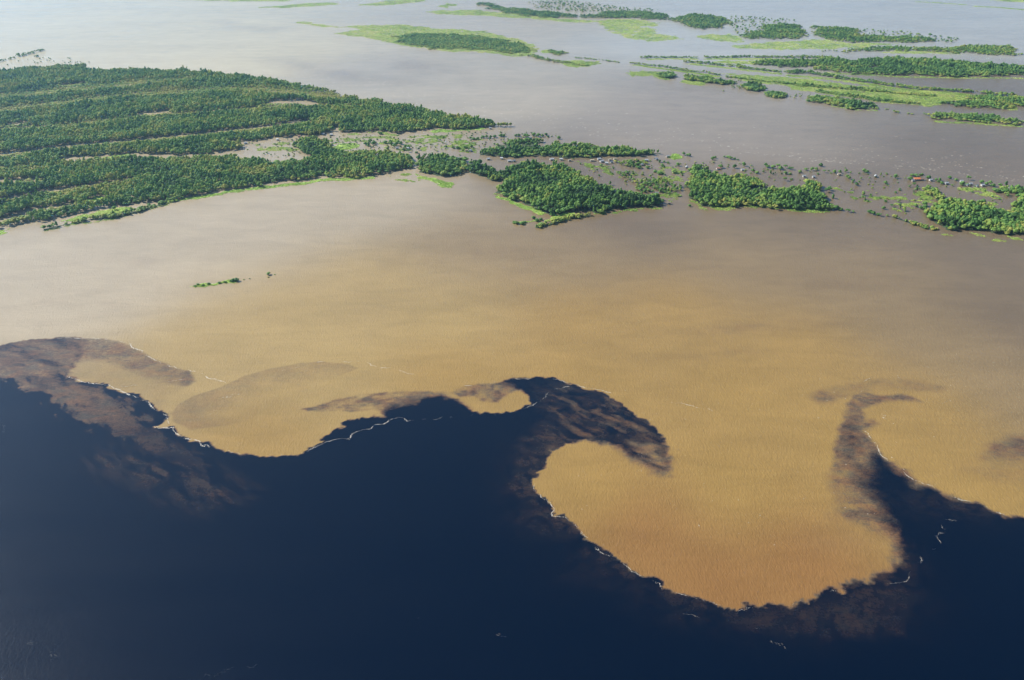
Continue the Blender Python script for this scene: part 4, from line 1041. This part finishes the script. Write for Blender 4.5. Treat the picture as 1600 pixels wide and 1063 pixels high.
def house(px, py, label, wall_m, roof_m, w=10, d=7.5, rz=0.0, hw=2.9, rise=1.8, name='stilt_house'):
    p = G(px, py)
    e = bpy.data.objects.new(name, None); e.empty_display_size = .5; link(e)
    e.location = (float(p[0]), float(p[1]), 0); e.rotation_euler = (0, 0, rz)
    tag(e, label, 'house', 'houses on stilts in the flood')
    x, y = w / 2, d / 2; z0 = .95
    vs, fs = [], []; box(vs, fs, -x, x, -y, y, z0, z0 + hw)
    k = len(vs)                                            # gable ends
    vs += [(-x, -y, z0 + hw), (-x, y, z0 + hw), (-x, 0, z0 + hw + rise), (x, -y, z0 + hw), (x, y, z0 + hw), (x, 0, z0 + hw + rise)]
    fs += [(k, k + 2, k + 1), (k + 3, k + 4, k + 5)]
    mesh_obj('wall', vs, fs, wall_m, e)
    vs, fs = [], []; o = .7; zr = z0 + hw + rise + .12; ze = z0 + hw - .25; t = .14
    for s in (-1, 1):
        k = len(vs); Y = s * (y + o)
        vs += [(-x - o, 0, zr), (x + o, 0, zr), (x + o, Y, ze), (-x - o, Y, ze), (-x - o, 0, zr + t), (x + o, 0, zr + t), (x + o, Y, ze + t), (-x - o, Y, ze + t)]
        q = [(k, k + 3, k + 2, k + 1), (k + 4, k + 5, k + 6, k + 7), (k, k + 1, k + 5, k + 4), (k + 1, k + 2, k + 6, k + 5), (k + 2, k + 3, k + 7, k + 6), (k + 3, k, k + 4, k + 7)]
        fs += q if s < 0 else [tuple(reversed(f_)) for f_ in q]
    mesh_obj('roof', vs, fs, roof_m, e)
    vs, fs = [], []; box(vs, fs, -x - .3, x + .3, -y - 2.0, y + .3, z0 - .22, z0 - .01)
    mesh_obj('deck', vs, fs, M_GREYW, e)
    for sx in (-1, 1):
        for sy in (-1.8, y):
            vs, fs = [], []; cx, cy = sx * (x - .2), (-y - 1.7 if sy < 0 else y - .2); box(vs, fs, cx - .12, cx + .12, cy - .12, cy + .12, -2.2, z0 - .22)
            mesh_obj('stilt', vs, fs, M_GREYW, e)
    vs, fs = [], []; box(vs, fs, -.5, .5, -y - .05, -y + .1, z0, z0 + 2.0); mesh_obj('door', vs, fs, M_DARKW, e)
    for cx in (-x * .58, x * .58):
        vs, fs = [], []; box(vs, fs, cx - .6, cx + .6, -y - .05, -y + .1, z0 + .95, z0 + 2.0); mesh_obj('window', vs, fs, M_DARKW, e)


HOUSES = [
    (384, 225, 'white stilt house at the tip of the forest tongue by the lagoon', M_WHITE, M_ZINC, 10, .3), (434, 219.5, 'small white house under the forest front, left end of the lagoon', M_WHITE, M_ZINC, 8, -.2),
    (468, 214.5, 'brown-roofed house at the lagoon edge under the forest front', M_GREYW, M_RUST, 9, .1), (505, 211, 'white house left of the narrow creek mouth', M_WHITE, M_ZINC, 9, .2),
    (518, 212, 'white house beside the narrow creek mouth, nearer the lagoon', M_WHITE, M_ZINC, 10, -.1), (642, 261, 'lone white house in the channel left of the squarish wood', M_WHITE, M_ZINC, 9, .6),
    (717, 249, 'white house at the upper right corner of the squarish wood', M_WHITE, M_ZINC, 9, .2), (735, 237, 'tall white house left of the slim middle wood', M_WHITE, M_ZINC, 11, 1.2), (729, 236.5, 'weathered grey house beside the tall white house', M_GREYW, M_STRAW, 9, .1),
    (766, 202, 'white house near the tip of the left forest', M_WHITE, M_ZINC, 8, .1), (620, 233, 'white house above the lower forest ridge in the lagoon', M_WHITE, M_ZINC, 8, .3), (637, 233.5, 'grey house between the lagoon trees', M_GREYW, M_ZINC, 8, -.2),
    (763, 250, 'dark-sided house behind the left shoulder of the diamond-shaped wood', M_GREYW, M_ZINC, 10, .2), (784, 249, 'small white house in the notch behind the diamond-shaped wood', M_WHITE, M_ZINC, 8, -.3),
    (796, 253, 'white house with pale roof against the rear trees of the diamond-shaped wood', M_WHITE, M_ZINC, 11, .1), (803, 253, 'second white house against the rear trees of the diamond-shaped wood', M_WHITE, M_ZINC, 8, .5),
    (862, 250.5, 'big white house alone below the slim middle wood', M_WHITE, M_ZINC, 12, .2), (877, 250.5, 'white house right of the big lone white house', M_WHITE, M_ZINC, 9, -.2), (890, 252, 'cream house by the top corner of the diamond-shaped wood', M_WHITE, M_STRAW, 9, .1),
    (925, 252, 'wide straw-roofed house left of the house cluster', M_WHITE, M_STRAW, 12, .0), (936, 250, 'white house at the left end of the house cluster', M_WHITE, M_ZINC, 11, .3), (940, 253.5, 'largest white house of the cluster', M_WHITE, M_ZINC, 12, .5),
    (948, 256.5, 'white house lowest in the cluster', M_WHITE, M_ZINC, 9, -.2), (953, 251, 'cream house in the middle of the cluster', M_WHITE, M_STRAW, 9, .1), (955, 255, 'white house at the lower right of the cluster', M_WHITE, M_ZINC, 8, .7),
    (961, 250, 'ochre-roofed house at the right end of the cluster', M_WHITE, M_STRAW, 9, .2), (1010, 252, 'white house right of the cluster beside dark bushes', M_WHITE, M_ZINC, 10, .1), (1025, 250, 'bright white house near the vivid green patch', M_WHITE, M_ZINC, 11, .8),
    (1003, 259, 'small white house among the bushes below the cluster', M_WHITE, M_ZINC, 7, .2), (1043, 246, 'grey-roofed house at the left side of the vivid green patch', M_GREYW, M_ZINC, 10, .3), (1073, 263, 'white house left of the bright green wood', M_WHITE, M_ZINC, 9, 1.3),
    (1094, 264, 'white house half hidden in the top of the bright green wood', M_WHITE, M_ZINC, 12, .1), (1122, 265, 'rust-roofed house beside a round tree', M_WHITE, M_RUST, 11, .1), (1160, 267, 'white house in front of the leaning tree', M_WHITE, M_ZINC, 9, .2),
    (1228, 272, 'small white house behind the long dark islet', M_WHITE, M_ZINC, 7, .4), (1256, 277, 'small white house left above the bright green wood', M_WHITE, M_ZINC, 8, .2), (1271, 278, 'white house on top of the bright green wood', M_WHITE, M_ZINC, 8, .2), (1311, 274, 'straw-coloured house among the flooded gap trees', M_GREYW, M_STRAW, 9, .1),
    (1368, 277, 'white house alone in the middle of the flooded gap', M_WHITE, M_ZINC, 9, 1.2), (1441, 282, 'white annex right of the orange-roofed house', M_WHITE, M_RUST, 8, .1), (1426, 284, 'grey hut below the orange-roofed house', M_GREYW, M_ZINC, 7, .3),
    (1454, 283, 'white house right of the orange-roofed house', M_WHITE, M_ZINC, 9, .2), (1478, 288, 'broad white house in open water right of the orange roof', M_WHITE, M_ZINC, 11, .3), (1502, 285, 'white house in front of the round bushes', M_WHITE, M_ZINC, 8, .1),
    (1511, 291, 'small white house below the round bushes', M_WHITE, M_ZINC, 7, .5), (1516, 289, 'white house right of the round bushes', M_WHITE, M_ZINC, 9, .2), (1526, 292, 'small white house left of the shaggy tree row', M_WHITE, M_ZINC, 8, .6),
    (1535, 291, 'white house under the shaggy tree row', M_WHITE, M_ZINC, 10, .2), (1573, 294, 'white house by the right border, left of a pair', M_WHITE, M_ZINC, 8, .1), (1577, 295, 'white house by the right border, right of a pair', M_WHITE, M_ZINC, 8, .4), (1565, 297, 'pale house under the right border trees', M_WHITE, M_ZINC, 7, .2),
    (1026, 304, 'pale hut at the right end of the diamond-shaped wood', M_WHITE, M_ZINC, 8, .3), (1045, 319, 'thatched hut off the right end of the diamond-shaped wood', M_GREYW, M_STRAW, 8, .2),
]
for px, py, lab, wmat, rmat, w, rz in HOUSES:
    house(px, py, lab, wmat, rmat, w * .8, w * .6, rz)
house(1431.5, 281.5, 'long house with a bright orange roof in the flood', M_WHITE, M_ORANGE, 16, 10, .05, 3.0, 2.4)

# ------------------------------------------------------------------ foam
def flecks(vs, fs, p, ang, ln, wd, r):
    k = len(vs); n = 7
    vs.append((p[0], p[1], .16))
    for i in range(n):
        t = 2 * math.pi * i / n; q = r.uniform(.6, 1.2)
        a, b_ = math.cos(t) * ln * .5 * q, math.sin(t) * wd * .5 * q
        vs.append((p[0] + a * math.cos(ang) - b_ * math.sin(ang), p[1] + a * math.sin(ang) + b_ * math.cos(ang), .03))
    for i in range(n):
        fs.append((k, k + 1 + i, k + 1 + (i + 1) % n))


def foam(label, px, seed, wd=1.0, gap=.45, off=1.5, step=1.4):
    wd *= .34; gap += .055
    r = random.Random(seed); V = fractal(GP(px), seed, 6, .08, False)
    seg = np.linalg.norm(np.diff(V, axis=0), axis=1); cum = np.r_[0, np.cumsum(seg)]
    vs, fs = [], []
    s = 0.0
    while s < cum[-1]:
        g = float(fbm(np.array([s / 14.0]), np.array([seed * 3.1]), seed, 3)[0])
        if g > gap:
            i = min(len(seg) - 1, int(np.searchsorted(cum, s, 'right') - 1)); t = (s - cum[i]) / max(seg[i], 1e-6)
            p = V[i] + (V[i + 1] - V[i]) * t; a = math.atan2(*(V[i + 1] - V[i])[::-1])
            k = min(1.8, .5 + (g - gap) * 5)
            flecks(vs, fs, (p[0] + r.gauss(0, off * .35), p[1] + r.gauss(0, off * .35)), a + r.gauss(0, .25), r.uniform(1.4, 3.6) * k, wd * k * r.uniform(.5, 1.2), r)
        s += step * r.uniform(.5, 1.5)
    if not fs: return
    o = mesh_obj('foam_line', vs, fs, M_FOAM)
    tag(o, label, 'foam', kind='stuff')


foam('white foam along the top of the mauve plume at the left', [(-20, 543), (0, 540), (20, 536), (45, 532.5), (80, 530), (105, 528), (135, 528.5), (165, 530), (188, 534)], 1, .9, .44)
foam('bright foam seam curving right of the mauve plume', [(188, 534), (205, 541), (222, 548), (236, 559), (245, 564), (262, 570), (278, 576), (300, 580), (320, 586), (335, 592), (352, 598)], 2, 1.2, .36)
foam('bright foam seam along the lower edge of the tan pocket', [(104, 588), (112, 591), (125, 596), (140, 599), (160, 601), (175, 605), (188, 609), (206, 613)], 3, 1.5, .3)
foam('foam seam down the dark cape at the left', [(188, 611), (205, 618), (222, 625), (235, 633), (244, 641), (256, 648), (262, 655), (264, 662), (252, 665), (244, 667), (256, 669), (270, 668), (276, 678), (286, 684), (303, 687), (313, 692), (318, 698)], 4, 1.5, .32)
foam('broken foam beads along the lower tan bay', [(322, 695), (345, 702), (372, 709), (400, 713.5), (425, 713), (445, 712), (465, 711)], 5, 1.0, .44)
foam('long zigzag foam line across the dark blue water', [(463, 711), (480, 706), (500, 695), (510, 690), (530, 686), (545, 686), (550, 678), (560, 674), (580, 670), (585, 664), (605, 660), (612, 655), (625, 652.5), (633, 654), (636, 658), (652, 657)], 6, 1.2, .36)
foam('foam dashes on the dark water under the arch', [(658, 655), (680, 656), (690, 652.5), (710, 652), (724, 651), (740, 647), (762, 646), (785, 646.5), (805, 644), (818, 639), (832, 634), (845, 626), (856, 614), (866, 608), (888, 604)], 7, .9, .46)
foam('foam thread over the pale wedge at left centre', [(420, 588), (440, 580), (460, 575), (490, 568), (510, 565), (545, 566), (580, 571), (615, 575), (640, 584), (660, 587), (690, 591), (715, 593)], 8, .9, .42)
foam('foam scratches inside the pale wedge', [(300, 660), (325, 648), (350, 638), (330, 630), (355, 621), (385, 612), (405, 603)], 9, .8, .47, 6)
foam('foam thread on the tan pocket left of the cape', [(190, 604), (210, 602), (240, 600), (262, 597), (290, 592)], 10, .6, .5)
foam('foam crest along the outside of the great dark curl', [(728, 603), (760, 600.5), (800, 593), (840, 590.5), (865, 592), (885, 598), (905, 603), (930, 608), (960, 616), (985, 624)], 11, .9, .42)
foam('short bright foam dash right of the great dark curl', [(1050, 629), (1065, 630), (1080, 634), (1090, 637), (1120, 645)], 12, 1.0, .40)
foam('foam strokes at the tip of the great dark curl', [(985, 706), (998, 708), (1020, 726), (1000, 735), (1010, 737)], 13, .8, .5, 5)
foam('pale foam rim of the big tan lobe', [(840, 742), (834, 754), (842, 772), (855, 783), (866, 795), (862, 806), (880, 808), (896, 819), (912, 836), (926, 852), (942, 865), (960, 871), (976, 883), (988, 894), (1002, 901), (1030, 912), (1034, 921), (1060, 926)], 14, .9, .42)
foam('foam beads at the bottom of the big tan lobe', [(1060, 927), (1090, 936), (1112, 941), (1138, 955), (1160, 953), (1180, 948), (1210, 945), (1232, 946), (1250, 939), (1275, 935), (1300, 921)], 15, .9, .44)
foam('foam thread under the right end of the big tan lobe', [(1300, 924), (1322, 921), (1345, 912), (1365, 912), (1392, 912), (1418, 909)], 16, .9, .44)
foam('winding foam line up the dark water at right', [(1418, 908), (1420, 900), (1428, 882), (1440, 878), (1436, 868), (1455, 860), (1470, 856), (1470, 846), (1462, 838), (1478, 830), (1472, 812), (1490, 813), (1512, 818)], 17, .42, .46)
foam('foam on the right flank of the dark stem', [(1352, 675), (1362, 686), (1372, 700), (1380, 714), (1392, 722), (1410, 731), (1428, 750), (1445, 757), (1470, 766), (1490, 776), (1530, 788), (1556, 800), (1590, 808)], 18, .9, .42)
foam('foam ticks above the dark stem', [(1312, 606), (1330, 600), (1372, 589), (1405, 590)], 19, .7, .46)
foam('foam ticks in the hook of the dark stem', [(1378, 645), (1392, 648), (1380, 653), (1392, 662)], 20, .8, .46, 4)
foam('long foam streak below the big tan lobe', [(1068, 960), (1100, 967), (1118, 973), (1132, 975), (1150, 978), (1180, 982), (1200, 986)], 21, .42, .44)
for i, (lab, l) in enumerate([('faint foam strokes in the bottom left corner', [(5, 985), (28, 990), (45, 1005), (68, 1002), (90, 1008), (78, 1024), (98, 1037), (122, 1040)]), ('faint foam stroke at the bottom centre left', [(280, 1060), (340, 1056), (385, 1042), (402, 1038)]),
        ('faint foam dash low on the dark water left of centre', [(622, 962), (640, 964), (655, 966)]), ('faint foam dash low on the dark water at centre', [(780, 992), (798, 996), (812, 995)]), ('faint foam dash at the bottom below the tan lobe', [(1190, 992), (1225, 1011), (1232, 1013)]),
        ('faint foam dash at the bottom right', [(1350, 1040), (1372, 1045)]), ('tiny foam ticks at the left edge of the blue water', [(0, 655), (6, 668), (4, 680)])]):
    foam(lab, l, 30 + i, .26, .50, 3)

# flecks of foam carried on the open river
r = random.Random(5); vs, fs = [], []
band_c = [(300, 98), (420, 120), (560, 142), (700, 165), (840, 195), (960, 212), (1080, 226), (1200, 241), (1300, 252), (1400, 257), (1500, 268), (1600, 280)]
BC = fractal(GP(band_c), 3, 60, .03, False)
for k in range(520):
    i = r.randrange(len(BC) - 1); p = BC[i] + (BC[i + 1] - BC[i]) * r.random()
    p = p + np.array([r.gauss(0, 40), abs(r.gauss(0, 1)) * 130 - 30])
    flecks(vs, fs, p, r.gauss(-.15, .3), r.uniform(3, 10), r.uniform(.8, 2.0), r)
LINE2 = fractal(GP([(1165, 238), (1200, 242), (1235, 244), (1270, 248), (1320, 255), (1370, 257), (1415, 260), (1440, 263), (1490, 270), (1530, 274), (1590, 281)]), 8, 20, .05, False)
for k in range(75):
    i = r.randrange(len(LINE2) - 1); p = LINE2[i] + (LINE2[i + 1] - LINE2[i]) * r.random()
    flecks(vs, fs, (p[0] + r.gauss(0, 3), p[1] + r.gauss(0, 4)), r.gauss(-.15, .15), r.uniform(3, 8), r.uniform(.8, 1.8), r)
for k in range(170):
    p = G(r.uniform(880, 1500), r.uniform(580, 860))
    if r.random() < .5 and not inside(np.array([p]), GP(DARK + [(1640, 1200), (-100, 1200)]))[0]:
        flecks(vs, fs, p, r.gauss(-.3, .5), r.uniform(.8, 2.4), r.uniform(.3, .8), r)
o = mesh_obj('foam_flecks', vs, fs, M_FOAM)
tag(o, 'tiny white foam flecks scattered over the open brown river', 'foam', kind='stuff')
print('trees in woods', sum(n for _, n in wood_report), 'tufts', meadow_n, 'single front trees', len(tree_pool), 'lone', sum(len(i[2]) for i in LONE))


# ------------------------------------------------------------------ haze: the air between
hz = 31500.0
v = [(-hz, -hz, -1.2), (hz, -hz, -1.2), (hz, hz, -1.2), (-hz, hz, -1.2), (-hz, -hz, 665), (hz, -hz, 665), (hz, hz, 665), (-hz, hz, 665)]
f = [(0, 3, 2, 1), (4, 5, 6, 7), (0, 1, 5, 4), (1, 2, 6, 5), (2, 3, 7, 6), (3, 0, 4, 7)]
hm = bpy.data.materials.new('haze'); hm.use_nodes = True
hn = hm.node_tree; hn.nodes.remove(hn.nodes['Principled BSDF'])
pv = hn.nodes.new('ShaderNodeVolumePrincipled')
pv.inputs['Color'].default_value = (.36, .66, 1.0, 1)
pv.inputs['Density'].default_value = 0.00004
pv.inputs['Anisotropy'].default_value = .75
hn.links.new(pv.outputs[0], hn.nodes['Material Output'].inputs['Volume'])
haze = mesh_obj('haze', v, f, hm)
tag(haze, 'pale humid haze over the rivers', 'haze', kind='stuff')
